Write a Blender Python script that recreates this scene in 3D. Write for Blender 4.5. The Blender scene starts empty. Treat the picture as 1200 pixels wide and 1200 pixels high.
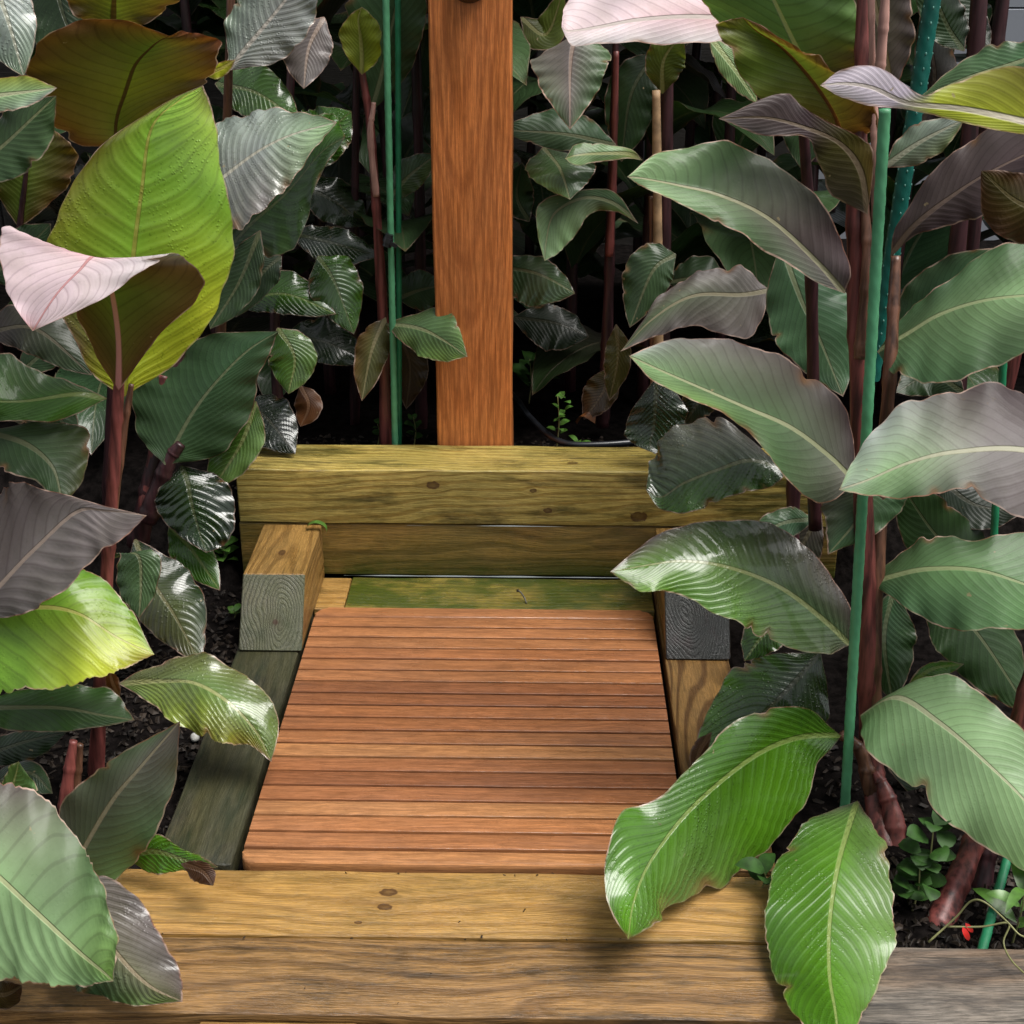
import bpy, bmesh, math, random
import numpy as np
from mathutils import Vector, Matrix, noise as mnoise

random.seed(7)
RNG = np.random.default_rng(11)
scene = bpy.context.scene
COL = scene.collection

# ------------------------------------------------------------------ camera
FOC, CH = 1673.0, 1.1
PITCH, YAW = math.radians(24.4), math.radians(1.185)
cam = bpy.data.cameras.new('camera')
cam.sensor_width = 36.0
cam.lens = FOC / 1200.0 * 36.0
cam.clip_start = 0.02
cam.clip_end = 200.0
cam_o = bpy.data.objects.new('camera', cam)
cam_o.location = (0, 0, CH)
cam_o.rotation_euler = (math.radians(90) - PITCH, 0, YAW)
COL.objects.link(cam_o)
scene.camera = cam_o


def ray(px, py):
    a, b = (px - 600.0) / FOC, -(py - 600.0) / FOC
    fy = math.cos(PITCH) + b * math.sin(PITCH)
    fz = -math.sin(PITCH) + b * math.cos(PITCH)
    c, s = math.cos(YAW), math.sin(YAW)
    return np.array((a * c - fy * s, a * s + fy * c, fz))


def at(px, py, Y):
    """the place at distance Y in front of the viewer that the photo shows at this pixel"""
    r = ray(px, py)
    return np.array((0, 0, CH)) + r * (Y / r[1])


def atz(px, py, z):
    r = ray(px, py)
    return np.array((0, 0, CH)) + r * ((z - CH) / r[2])


# ------------------------------------------------------------------ object helpers
def link(name, me, parent=None, mat=None):
    o = bpy.data.objects.new(name, me)
    COL.objects.link(o)
    if parent is not None:
        o.parent = parent
    if mat is not None and me is not None:
        me.materials.append(mat)
    return o


def tag(o, label=None, cat=None, group=None, kind=None):
    if label: o['label'] = label
    if cat: o['category'] = cat
    if group: o['group'] = group
    if kind: o['kind'] = kind
    return o


def empty(name, loc, label, cat, group=None):
    o = bpy.data.objects.new(name, None)
    o.location = loc
    o.empty_display_size = 0.05
    COL.objects.link(o)
    return tag(o, label, cat, group)


def mesh_from(verts, faces, name, smooth=True):
    me = bpy.data.meshes.new(name)
    me.from_pydata([tuple(map(float, v)) for v in verts], [], faces)
    if smooth:
        me.polygons.foreach_set('use_smooth', [True] * len(me.polygons))
    me.update()
    return me


def smoothstep(a, b, x):
    t = np.clip((x - a) / (b - a), 0, 1)
    return t * t * (3 - 2 * t)


# ------------------------------------------------------------------ node helpers
class NT:
    def __init__(self, mat):
        self.t = mat.node_tree
        self.n = self.t.nodes
        self.n.clear()

    def new(self, typ, **kw):
        nd = self.n.new(typ)
        for k, v in kw.items():
            setattr(nd, k, v)
        return nd

    def link(self, a, b):
        self.t.links.new(a, b)

    def setin(self, sock, v):
        if hasattr(v, 'is_output') or isinstance(v, bpy.types.NodeSocket):
            self.link(v, sock)
        else:
            sock.default_value = v

    def math(self, op, a, b=0.0, c=None, clamp=False):
        m = self.new('ShaderNodeMath', operation=op)
        m.use_clamp = clamp
        self.setin(m.inputs[0], a)
        self.setin(m.inputs[1], b)
        if c is not None: self.setin(m.inputs[2], c)
        return m.outputs[0]

    def mix(self, f, a, b, blend='MIX'):
        m = self.new('ShaderNodeMix', data_type='RGBA', blend_type=blend)
        self.setin(m.inputs[0], f)
        self.setin(m.inputs[6], a if not isinstance(a, tuple) else (*a, 1)[:4])
        self.setin(m.inputs[7], b if not isinstance(b, tuple) else (*b, 1)[:4])
        return m.outputs[2]

    def ramp(self, f, a, b, lo=0.0, hi=1.0):
        m = self.new('ShaderNodeMapRange')
        m.interpolation_type = 'SMOOTHSTEP'
        self.setin(m.inputs[0], f)
        m.inputs[1].default_value = a
        m.inputs[2].default_value = b
        m.inputs[3].default_value = lo
        m.inputs[4].default_value = hi
        return m.outputs[0]

    def noise(self, vec, scale, detail=3.0, rough=0.55):
        m = self.new('ShaderNodeTexNoise')
        self.setin(m.inputs['Vector'], vec)
        m.inputs['Scale'].default_value = scale
        m.inputs['Detail'].default_value = detail
        m.inputs['Roughness'].default_value = rough
        return m.outputs[0]

    def mapping(self, vec, loc=(0, 0, 0), rot=(0, 0, 0), scale=(1, 1, 1)):
        m = self.new('ShaderNodeMapping')
        self.setin(m.inputs[0], vec)
        m.inputs[1].default_value = loc
        m.inputs[2].default_value = rot
        m.inputs[3].default_value = scale
        return m.outputs[0]

    def bump(self, h, strength, dist, normal=None):
        b = self.new('ShaderNodeBump')
        self.setin(b.inputs['Height'], h)
        b.inputs['Strength'].default_value = strength
        b.inputs['Distance'].default_value = dist
        if normal is not None: self.link(normal, b.inputs['Normal'])
        return b.outputs[0]


def new_mat(name):
    m = bpy.data.materials.new(name)
    m.use_nodes = True
    return m, NT(m)


def simple_mat(name, col, rough=0.5, spec=0.5, var=0.25, nscale=40, bump=0.0, coat=0.0, stretch=1.0):
    m, T = new_mat(name)
    out = T.new('ShaderNodeOutputMaterial')
    p = T.new('ShaderNodeBsdfPrincipled')
    tc = T.new('ShaderNodeTexCoord')
    n = T.noise(T.mapping(tc.outputs['Object'], scale=(1, 1, stretch)), nscale, 4)
    f = T.ramp(n, 0.3, 0.7)
    c = T.mix(f, tuple(x * (1 - var) for x in col), tuple(x * (1 + var) for x in col))
    T.link(c, p.inputs['Base Color'])
    p.inputs['Roughness'].default_value = rough
    p.inputs['Specular IOR Level'].default_value = spec
    p.inputs['Coat Weight'].default_value = coat
    p.inputs['Coat Roughness'].default_value = 0.08
    if bump:
        T.link(T.bump(n, 0.6, bump), p.inputs['Normal'])
    T.link(p.outputs[0], out.inputs[0])
    return m


# ------------------------------------------------------------------ wood
def wood_mat(name, light, dark, rings=60.0, pith=(0, 0, 0.06), tilt=0.03, distort=2.0, ringmix=0.6,
             stain=(0.03, 0.025, 0.015), stain_amt=0.35, moss=0.0, mosslow=0.0, knots=(), rough=(0.28, 0.6), bump=0.0012,
             grey=0.0, greycol=(0.16, 0.15, 0.13), fine=0.5, checks=0.3, attr=False, warp=0.05, streak=0.0, spec=0.5):
    m, T = new_mat(name)
    out = T.new('ShaderNodeOutputMaterial')
    p = T.new('ShaderNodeBsdfPrincipled')
    tc = T.new('ShaderNodeTexCoord')
    oc = tc.outputs['Object']
    # slow waviness of the grain
    wn = T.new('ShaderNodeTexNoise')
    T.link(T.mapping(oc, scale=(2.2, 7, 7)), wn.inputs['Vector'])
    wn.inputs['Scale'].default_value = 1.0
    wn.inputs['Detail'].default_value = 2.0
    sub = T.new('ShaderNodeVectorMath', operation='SUBTRACT')
    T.link(wn.outputs['Color'], sub.inputs[0]); sub.inputs[1].default_value = (0.5, 0.5, 0.5)
    sc = T.new('ShaderNodeVectorMath', operation='MULTIPLY')
    T.link(sub.outputs[0], sc.inputs[0]); sc.inputs[1].default_value = (0, warp, warp)
    ad = T.new('ShaderNodeVectorMath', operation='ADD')
    T.link(oc, ad.inputs[0]); T.link(sc.outputs[0], ad.inputs[1])
    v = ad.outputs[0]
    # grain bends round the knots
    kmask = None
    for (kx, ky, kz, kr) in knots:
        d = T.new('ShaderNodeVectorMath', operation='SUBTRACT')
        T.link(oc, d.inputs[0]); d.inputs[1].default_value = (kx, ky, kz)
        d2 = T.new('ShaderNodeVectorMath', operation='MULTIPLY')
        T.link(d.outputs[0], d2.inputs[0]); d2.inputs[1].default_value = (0.62, 1, 1)
        ln = T.new('ShaderNodeVectorMath', operation='LENGTH')
        T.link(d2.outputs[0], ln.inputs[0])
        dist = T.math('ADD', ln.outputs['Value'], T.math('MULTIPLY', T.math('SUBTRACT', T.noise(oc, 160, 2), 0.5), kr * 0.8))
        k = T.math('MULTIPLY', T.ramp(dist, kr * 0.8, kr * 1.08, 1.0, 0.0), T.ramp(dist, kr * 0.1, kr * 0.9, 0.72, 1.0))
        halo = T.ramp(dist, kr * 0.9, kr * 3.2, 1.0, 0.0)
        pull = T.new('ShaderNodeVectorMath', operation='SCALE')
        T.link(d.outputs[0], pull.inputs[0])
        T.link(T.math('MULTIPLY', halo, -0.55), pull.inputs['Scale'])
        nv = T.new('ShaderNodeVectorMath', operation='ADD')
        T.link(v, nv.inputs[0]); T.link(pull.outputs[0], nv.inputs[1])
        v = nv.outputs[0]
        kk = T.math('MAXIMUM', k, T.math('MULTIPLY', halo, 0.18))
        kmask = kk if kmask is None else T.math('MAXIMUM', kmask, kk)
    wv = T.new('ShaderNodeTexWave', wave_type='RINGS', rings_direction='X')
    T.link(T.mapping(T.mapping(v, loc=tuple(-q for q in pith), rot=(0, tilt, tilt * 0.6)), scale=(0.13, 1, 1)), wv.inputs['Vector'])
    wv.inputs['Scale'].default_value = rings
    wv.inputs['Distortion'].default_value = distort
    wv.inputs['Detail'].default_value = 3.0
    wv.inputs['Detail Scale'].default_value = 0.35
    ring = T.ramp(wv.outputs['Fac'], 0.42, 0.97)
    fibre = T.noise(T.mapping(v, scale=(22, 480, 480)), 1.0, 5, 0.7)
    fib = T.ramp(fibre, 0.38, 0.62)
    broad = T.ramp(T.noise(T.mapping(oc, loc=(3, 1, 2), scale=(3.0, 9, 9)), 1.0, 4, 0.6), 0.3, 0.7)
    f = T.math('MULTIPLY', ring, ringmix)
    c = T.mix(f, light, dark)
    c = T.mix(T.math('MULTIPLY', fib, fine), c, T.mix(0.72, c, (0.012, 0.008, 0.004)), 'MIX')
    c = T.mix(T.math('MULTIPLY', broad, 0.45), c, T.mix(1.0, c, (1.35, 1.2, 0.9), 'MULTIPLY'))
    if streak:
        st = T.ramp(T.noise(T.mapping(v, loc=(2, 9, 4), scale=(9, 230, 230)), 1.0, 5, 0.65), 0.42, 0.6)
        c = T.mix(T.math('MULTIPLY', st, streak), c, tuple(q * 0.72 for q in dark))
    if attr:
        an = T.new('ShaderNodeAttribute', attribute_name='tone')
        c = T.mix(1.0, c, an.outputs['Color'], 'MULTIPLY')
    if grey:
        g = T.ramp(T.noise(T.mapping(oc, loc=(9, 4, 1), scale=(2.0, 14, 14)), 1.0, 5, 0.6), 0.35, 0.62)
        gc = T.mix(fib, greycol, tuple(q * 0.45 for q in greycol))
        c = T.mix(T.math('MULTIPLY', g, grey), c, gc)
    gr = T.ramp(T.noise(T.mapping(oc, loc=(6, 3, 3), scale=(60, 90, 90)), 1.0, 5, 0.75), 0.42, 0.62)
    c = T.mix(T.math('MULTIPLY', gr, 0.22), c, T.mix(1.0, c, (.5, .47, .42), 'MULTIPLY'))
    if stain_amt:
        s = T.ramp(T.noise(T.mapping(oc, loc=(5, 7, 3), scale=(5, 26, 26)), 1.0, 6, 0.68), 0.47, 0.68)
        c = T.mix(T.math('MULTIPLY', s, stain_amt), c, stain)
    if checks:
        ck = T.ramp(T.noise(T.mapping(oc, loc=(1, 2, 8), scale=(5, 190, 190)), 1.0, 3, 0.55), 0.62, 0.68)
        c = T.mix(T.math('MULTIPLY', ck, checks), c, (0.012, 0.01, 0.006))
    if moss or mosslow:
        mn = T.ramp(T.noise(T.mapping(oc, loc=(2, 5, 6), scale=(7, 13, 13)), 1.0, 5, 0.7), 0.33, 0.6)
        amt = T.math('MULTIPLY', mn, moss)
        if mosslow:
            sx = T.new('ShaderNodeSeparateXYZ'); T.link(oc, sx.inputs[0])
            low = T.ramp(sx.outputs[2], -0.055, 0.02, 1.0, 0.0)
            amt = T.math('MAXIMUM', amt, T.math('MULTIPLY', low, T.math('MULTIPLY_ADD', mn, mosslow * 0.6, mosslow * 0.4)))
        c = T.mix(amt, c, (0.045, 0.065, 0.006))
    if kmask is not None:
        c = T.mix(T.math('MULTIPLY', kmask, 0.88), c, (0.045, 0.017, 0.008))
    T.link(c, p.inputs['Base Color'])
    p.inputs['Specular IOR Level'].default_value = spec
    rn = T.ramp(T.noise(T.mapping(oc, scale=(6, 20, 20)), 1.0, 4, 0.6), 0.3, 0.7, rough[0], rough[1])
    T.link(rn, p.inputs['Roughness'])
    h = T.math('ADD', T.math('MULTIPLY', ring, -0.6), T.math('MULTIPLY', fib, -0.5))
    h = T.math('ADD', h, T.math('MULTIPLY', T.noise(oc, 90, 3), 0.6))
    T.link(T.bump(h, 0.55, bump), p.inputs['Normal'])
    T.link(p.outputs[0], out.inputs[0])
    return m


def box_mesh(name, L, W, H, bevel=0.004, slant=0.0, jitter=0.0015, corner=0.0):
    """a timber lying along local X; slant pushes the foot of the -X end forward"""
    bm = bmesh.new()
    nx = max(4, int(L / 0.03))
    xs = [(-L / 2 + L * i / nx) for i in range(nx + 1)]
    ring = [(-W / 2, -H / 2), (W / 2, -H / 2), (W / 2, H / 2), (-W / 2, H / 2)]
    rows = []
    for i, x in enumerate(xs):
        r = []
        for (y, z) in ring:
            sx = x
            if slant and i == 0:
                sx = x + (slant if z > 0 else 0.0)
            elif slant:
                f = max(0.0, 1 - i / nx)
                sx = x + (slant if z > 0 else 0.0) * f
            r.append(bm.verts.new((sx, y, z)))
        rows.append(r)
    for a, b in zip(rows, rows[1:]):
        for k in range(4):
            k2 = (k + 1) % 4
            bm.faces.new((a[k], b[k], b[k2], a[k2]))
    bm.faces.new(list(reversed(rows[0]))[::-1])
    bm.faces.new(rows[-1][::-1])
    bm.normal_update()
    bmesh.ops.recalc_face_normals(bm, faces=bm.faces)
    if bevel:
        es = [e for e in bm.edges if e.calc_face_angle(0) > 0.5]
        bmesh.ops.bevel(bm, geom=es, offset=bevel, segments=3, profile=0.6, affect='EDGES', clamp_overlap=True)
    seed = random.random() * 50
    for v in bm.verts:
        n = mnoise.noise_vector(Vector((v.co.x * 9 + seed, v.co.y * 30, v.co.z * 30)))
        v.co += Vector((0, n.y, n.z)) * jitter
    me = bpy.data.meshes.new(name)
    bm.to_mesh(me); bm.free()
    me.polygons.foreach_set('use_smooth', [True] * len(me.polygons))
    try:
        me.set_sharp_from_angle(angle=math.radians(28))
    except Exception:
        pass
    return me


def timber(name, x0, x1, y0, y1, z0, z1, mat, label, axis='X', cat='timber', slant=0.0, group=None, bevel=0.004):
    if axis == 'X': L, W, H = x1 - x0, y1 - y0, z1 - z0
    elif axis == 'Y': L, W, H = y1 - y0, x1 - x0, z1 - z0
    else: L, W, H = z1 - z0, x1 - x0, y1 - y0
    me = box_mesh(name, L, W, H, bevel, slant)
    o = link(name, me, None, mat)
    o.location = ((x0 + x1) / 2, (y0 + y1) / 2, (z0 + z1) / 2)
    if axis == 'Y': o.rotation_euler = (0, 0, math.pi / 2)
    if axis == 'Z': o.rotation_euler = (0, -math.pi / 2, math.pi / 2)
    tag(o, label, cat, group)
    return o


# ------------------------------------------------------------------ leaf material
def leaf_mat():
    m, T = new_mat('canna_leaf')
    out = T.new('ShaderNodeOutputMaterial')
    p = T.new('ShaderNodeBsdfPrincipled')
    uv = T.new('ShaderNodeUVMap'); uv.uv_map = 'UVMap'
    s = T.new('ShaderNodeSeparateXYZ'); T.link(uv.outputs[0], s.inputs[0])
    u = T.math('MULTIPLY_ADD', s.outputs[0], 2.0, -1.0)
    au = T.math('ABSOLUTE', u)
    t = s.outputs[1]
    col = T.new('ShaderNodeAttribute', attribute_name='Col')
    par = T.new('ShaderNodeAttribute', attribute_name='Par')   # wet, translucency, pleats
    dst = T.new('ShaderNodeAttribute', attribute_name='Dst')   # metres*10 from midrib, from margin
    ps = T.new('ShaderNodeSeparateXYZ'); T.link(par.outputs['Vector'], ps.inputs[0])
    ds = T.new('ShaderNodeSeparateXYZ'); T.link(dst.outputs['Vector'], ds.inputs[0])
    wet, trans, dim = ps.outputs[0], ps.outputs[1], ps.outputs[2]
    tc = T.new('ShaderNodeTexCoord')
    oc = tc.outputs['Object']
    wob = T.math('MULTIPLY', T.math('SUBTRACT', T.noise(oc, 12, 1), 0.5), 0.25)
    ph = T.math('ADD', ds.outputs[2], wob)                     # veins sweep outward and toward the tip
    v1 = T.math('SINE', T.math('MULTIPLY', ph, 2 * math.pi))
    line1 = T.ramp(v1, 0.74, 1.0)
    v2 = T.math('SINE', T.math('MULTIPLY', ph, 2 * math.pi * 3))
    line2 = T.ramp(v2, 0.2, 1.0)
    blot = T.ramp(T.noise(oc, 28, 5, 0.65), 0.32, 0.68)
    speck = T.ramp(T.noise(oc, 210, 4, 0.7), 0.57, 0.7)
    c = col.outputs['Color']
    c = T.mix(T.math('MULTIPLY', line1, 0.42), c, T.mix(1.0, c, (0.52, 0.46, 0.48), 'MULTIPLY'))
    c = T.mix(T.math('MULTIPLY', line2, 0.05), c, T.mix(1.0, c, (0.6, 0.6, 0.6), 'MULTIPLY'))
    c = T.mix(T.math('MULTIPLY', blot, 0.34), c, T.mix(1.0, c, (0.62, 0.66, 0.52), 'MULTIPLY'))
    c = T.mix(T.math('MULTIPLY', speck, T.math('MULTIPLY_ADD', wet, 0.75, 0.15)), c, T.mix(1.0, c, (0.45, 0.5, 0.35), 'MULTIPLY'))
    # tiny dead flecks and chewed marks
    fleck = T.ramp(T.noise(T.mapping(oc, loc=(4, 2, 9)), 75, 2, 0.5), 0.755, 0.79)
    c = T.mix(T.math('MULTIPLY', fleck, 0.7), c, (0.28, 0.22, 0.12))
    spot = T.ramp(T.noise(T.mapping(oc, loc=(1, 6, 3)), 26, 4, 0.65), 0.70, 0.76)
    c = T.mix(T.math('MULTIPLY', spot, 0.5), c, T.mix(1.0, (0.13, 0.085, 0.04), dim, 'MULTIPLY'))
    # midrib
    hw = T.math('MULTIPLY_ADD', t, -0.042, 0.052)
    rib = T.math('SUBTRACT', 1.0, T.math('DIVIDE', ds.outputs[0], hw), clamp=True)
    ribm = T.ramp(rib, 0.0, 0.45)
    rba = T.new('ShaderNodeAttribute', attribute_name='Rib')
    ribc = rba.outputs['Color']
    c = T.mix(T.math('MULTIPLY', ribm, 0.85), c, ribc)
    # dry pale / rusty margin
    en = T.noise(oc, 36, 3, 0.6)
    edge = T.ramp(T.math('ADD', ds.outputs[1], T.math('MULTIPLY', T.math('SUBTRACT', en, 0.5), 0.03)), 0.007, 0.022, 1.0, 0.0)
    ec = T.mix(T.ramp(en, 0.42, 0.6), (0.52, 0.36, 0.29), (0.20, 0.08, 0.045))
    c = T.mix(T.math('MULTIPLY', edge, T.ramp(T.noise(T.mapping(oc, loc=(3, 8, 2)), 20, 2), 0.35, 0.65, 0.25, 0.9)), c, T.mix(1.0, ec, dim, 'MULTIPLY'))
    T.link(c, p.inputs['Base Color'])
    patch = T.ramp(T.noise(T.mapping(oc, loc=(7, 3, 1)), 30, 4, 0.6), 0.34, 0.62)
    wetp = T.math('MULTIPLY', wet, T.math('MULTIPLY_ADD', patch, 0.5, 0.5))
    T.link(T.math('MULTIPLY_ADD', wetp, -0.32, 0.46), p.inputs['Roughness'])
    T.link(T.math('MULTIPLY', wetp, 0.9), p.inputs['Coat Weight'])
    p.inputs['Coat Roughness'].default_value = 0.10
    T.link(T.math('MULTIPLY_ADD', wet, 0.34, 0.20), p.inputs['Specular IOR Level'])
    # relief: pleats, fine veins, water drops
    h = T.math('ADD', T.math('MULTIPLY', v1, T.math('MULTIPLY_ADD', wet, 0.42, 0.07)), T.math('MULTIPLY', v2, T.math('MULTIPLY_ADD', wet, 0.08, 0.02)))
    h = T.math('SUBTRACT', h, T.math('MULTIPLY', ribm, 1.2))
    vor = T.new('ShaderNodeTexVoronoi'); T.link(oc, vor.inputs['Vector']); vor.inputs['Scale'].default_value = 230
    drop = T.math('MULTIPLY', T.ramp(vor.outputs['Distance'], 0.12, 0.42, 1.0, 0.0), T.ramp(T.noise(oc, 17, 2), 0.46, 0.6))
    h = T.math('ADD', h, T.math('MULTIPLY', T.math('MULTIPLY', drop, wet), 0.9))
    h = T.math('ADD', h, T.math('MULTIPLY', T.noise(oc, 30, 2), 0.5))
    nb = T.bump(h, 0.75, 0.0011)
    T.link(nb, p.inputs['Normal'])
    tr = T.new('ShaderNodeBsdfTranslucent')
    T.link(T.mix(1.0, c, (1.5, 1.5, 0.7), 'MULTIPLY'), tr.inputs[0])
    T.link(nb, tr.inputs['Normal'])
    mx = T.new('ShaderNodeMixShader')
    T.link(trans, mx.inputs[0]); T.link(p.outputs[0], mx.inputs[1]); T.link(tr.outputs[0], mx.inputs[2])
    T.link(mx.outputs[0], out.inputs[0])
    return m


LEAF = leaf_mat()
STEM_R = simple_mat('canna_stem_red', (0.13, 0.035, 0.03), 0.42, var=0.7, nscale=110, bump=0.0008, stretch=.10)
STEM_D = simple_mat('canna_stem_dark', (0.035, 0.012, 0.014), 0.4, var=0.6, nscale=110, bump=0.0008, stretch=.10)
STEM_P = simple_mat('canna_stem_pink', (0.40, 0.22, 0.18), 0.42, var=0.4, nscale=110, bump=0.0006, stretch=.10)
STEM_T = simple_mat('canna_stem_tan', (0.30, 0.19, 0.10), 0.6, var=0.35, nscale=40, bump=0.001)
STEM_B = simple_mat('canna_stem_brown', (0.11, 0.05, 0.03), 0.35, var=0.6, nscale=110, bump=0.0008, stretch=.10)

PAL = dict(  # sky sheen painted into pale tones, backlight into yellows, shade into darkest
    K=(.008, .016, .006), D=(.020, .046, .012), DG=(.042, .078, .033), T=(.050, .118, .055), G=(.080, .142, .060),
    M=(.245, .385, .185), MM=(.145, .285, .11), P=(.112, .088, .086), PD=(.050, .032, .036), PG=(.175, .155, .155), S=(.33, .375, .35),
    O=(.125, .19, .032), OD=(.050, .044, .008), OB=(.120, .066, .018), OG=(.24, .27, .028), Y=(.31, .60, .06), YL=(.56, .62, .04), RR=(.17, .05, .018),
    B=(.075, .20, .010), BD=(.045, .125, .010), BY=(.16, .31, .03), LG=(.12, .21, .055), W=(.66, .52, .56), W2=(.60, .56, .58),
    LV=(.50, .44, .53), R=(.13, .05, .018), RB=(.06, .026, .012), PK=(.62, .32, .36), X=(.11, .12, .045), BR=(.055, .16, .006),
)


def catmull(pts, ts):
    """pts (K,3) interpolated at ts in 0..1"""
    P = np.asarray(pts, float)
    K = len(P)
    if K == 2:
        return P[0] + (P[1] - P[0]) * ts[:, None]
    Pe = np.vstack([2 * P[0] - P[1], P, 2 * P[-1] - P[-2]])
    x = ts * (K - 1)
    i = np.clip(np.floor(x).astype(int), 0, K - 2)
    f = (x - i)[:, None]
    p0, p1, p2, p3 = Pe[i], Pe[i + 1], Pe[i + 2], Pe[i + 3]
    return 0.5 * ((2 * p1) + (-p0 + p2) * f + (2 * p0 - 5 * p1 + 4 * p2 - p3) * f ** 2 + (-p0 + 3 * p1 - 3 * p2 + p3) * f ** 3)


def parse_pal(s):
    """'M>P' or 'M:0,P:.6,R:1' -> stops"""
    st = []
    if ':' in s:
        for q in s.split(','):
            k, t = q.split(':')
            st.append((float(t), np.array(PAL[k])))
    else:
        ks = s.split('>')
        for i, k in enumerate(ks):
            st.append((i / max(1, len(ks) - 1), np.array(PAL[k])))
    return st


def eval_pal(st, t):
    xs = [a for a, _ in st]
    return np.stack([np.interp(t, xs, [c[k] for _, c in st]) for k in range(3)], -1)


def leaf_mesh(Lp, Mp, Rp, pal, wet=0.2, trans=0.2, pleat=0.0016, ripple=0.004, npl=12, nt=84, nh=11, seed=0, bulge=0.12, dim=1.0, rag=0.0, wild=0.45, rib=None, nicks=None):
    """loft a leaf blade through left edge, midrib and right edge; rows run from base to tip"""
    rng = np.random.default_rng(seed)
    ts = np.linspace(0, 1, nt)
    L, M, R = catmull(Lp, ts), catmull(Mp, ts), catmull(Rp, ts)
    q = rng.uniform(0, 6.28, 6)
    wob = lambda a, b, c: 1 + 0.022 * np.sin(ts * 21 + a) + 0.014 * np.sin(ts * 43 + b) + 0.008 * np.sin(ts * 88 + c)
    L = M + (L - M) * wob(*q[:3])[:, None]; R = M + (R - M) * wob(*q[3:])[:, None]
    nk = rng.integers(1, 5) if nicks is None else nicks
    burn = np.zeros((nt, 2)); bite = np.zeros((nt, 2))
    for _ in range(nk):
        t0, sd, dp, wd = rng.uniform(.15, .97), rng.integers(0, 2), rng.uniform(.02, .11), rng.uniform(.006, .022)
        g = np.exp(-((ts - t0) / wd) ** 2)
        bite[:, sd] = np.maximum(bite[:, sd], dp * g)
        burn[:, sd] = np.maximum(burn[:, sd], np.exp(-((ts - t0) / (wd * 1.8)) ** 2))
    us = np.linspace(-1, 1, 2 * nh + 1)
    U, TT = np.meshgrid(us, ts)
    E = np.where((us < 0)[None, :, None], L[:, None, :], R[:, None, :])
    a = np.abs(us)[None, :, None]
    P = M[:, None, :] * (1 - a) + E * a
    WL = np.linalg.norm(L - M, axis=1); WR = np.linalg.norm(R - M, axis=1)
    W = np.where((us < 0)[None, :], WL[:, None], WR[:, None])

    def normals(P):
        du = np.gradient(P, axis=1); dt = np.gradient(P, axis=0)
        n = np.cross(du, dt)
        ln = np.linalg.norm(n, axis=2, keepdims=True)
        return n / np.maximum(ln, 1e-9)
    # one orientation for the whole blade, toward the open sky side
    N = normals(P)
    ref = N[nt // 2, nh]
    au = np.abs(U)
    env = np.clip(W / 0.05, 0, 1)
    phs = rng.uniform(0, 6.28)
    drift = 0.03 * np.sin(TT * 5 + phs) + 0.02 * np.sin(U * 4 + phs)
    ph = TT - 0.26 * au ** 1.12 + drift * .7
    amp = 0.6 + 0.5 * np.sin(TT * 9 + U * 3 + phs * 2)
    disp = .36 * pleat * amp * np.sin(2 * np.pi * npl * 1.5 * ph) * np.minimum(au * 3.5, 1) * env
    # convex bulge between rib and margin, ruffled margin
    disp += bulge * W * (au * (1 - au)) * 1.0
    k1, k2 = rng.uniform(2.2, 3.6), rng.uniform(5, 8)
    p1, p2, p3 = rng.uniform(0, 6.28, 3)
    side = np.where(U < 0, 0.0, 2.1)
    rip = np.sin(TT * 2 * np.pi * k1 + p1 + side) + 0.6 * np.sin(TT * 2 * np.pi * k2 + p2 - side)
    disp += ripple * rip * au ** 2.5 * env
    disp += (0.004 + 0.003 * rng.random()) * wild * np.sin(TT * 6 + U * 2.3 + p3) * env
    P = P + N * disp[..., None]
    P = M[:, None, :] + (P - M[:, None, :]) * (1 - 1.3 * np.where(U < 0, bite[:, :1], bite[:, 1:]) * smoothstep(.62, 1.0, au))[..., None]
    if rag:
        jr = np.clip(rng.normal(0, 1, (nt, 2)), -0.3, 3)
        for col, j in ((0, 0), (2 * nh, 1)):
            d = (P[:, col - 1 if col else 1] - P[:, col])
            P[:, col] += d * (jr[:, j] * rag)[:, None]
    nv = P.reshape(-1, 3)
    w = 2 * nh + 1
    faces = []
    for i in range(nt - 1):
        b = i * w
        for j in range(w - 1):
            faces.append((b + j, b + j + 1, b + j + 1 + w, b + j + w))
    me = mesh_from(nv, faces, 'leaf')
    # attributes
    if isinstance(pal, str): pal = (pal, pal, pal)
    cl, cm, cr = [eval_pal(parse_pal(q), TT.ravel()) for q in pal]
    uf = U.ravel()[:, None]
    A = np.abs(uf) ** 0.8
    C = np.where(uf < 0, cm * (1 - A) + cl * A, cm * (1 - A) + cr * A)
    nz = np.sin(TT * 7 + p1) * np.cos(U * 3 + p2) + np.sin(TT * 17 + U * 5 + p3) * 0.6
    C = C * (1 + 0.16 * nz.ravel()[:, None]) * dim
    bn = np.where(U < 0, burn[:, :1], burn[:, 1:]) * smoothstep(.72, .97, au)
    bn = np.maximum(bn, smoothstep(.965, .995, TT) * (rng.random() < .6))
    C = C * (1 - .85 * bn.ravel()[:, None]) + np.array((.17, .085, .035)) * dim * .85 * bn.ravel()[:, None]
    C4 = np.concatenate([C, np.ones((len(C), 1))], 1).astype(np.float32)
    ca = me.attributes.new('Col', 'FLOAT_COLOR', 'POINT'); ca.data.foreach_set('color', C4.ravel())
    pa = me.attributes.new('Par', 'FLOAT_VECTOR', 'POINT')
    pa.data.foreach_set('vector', np.tile(np.array([wet, trans, min(1.0, 0.25 + 0.75 * dim * float(np.clip(cm.mean() / 0.12, 0.1, 1)))], np.float32), len(nv)))
    da = me.attributes.new('Dst', 'FLOAT_VECTOR', 'POINT')
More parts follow.
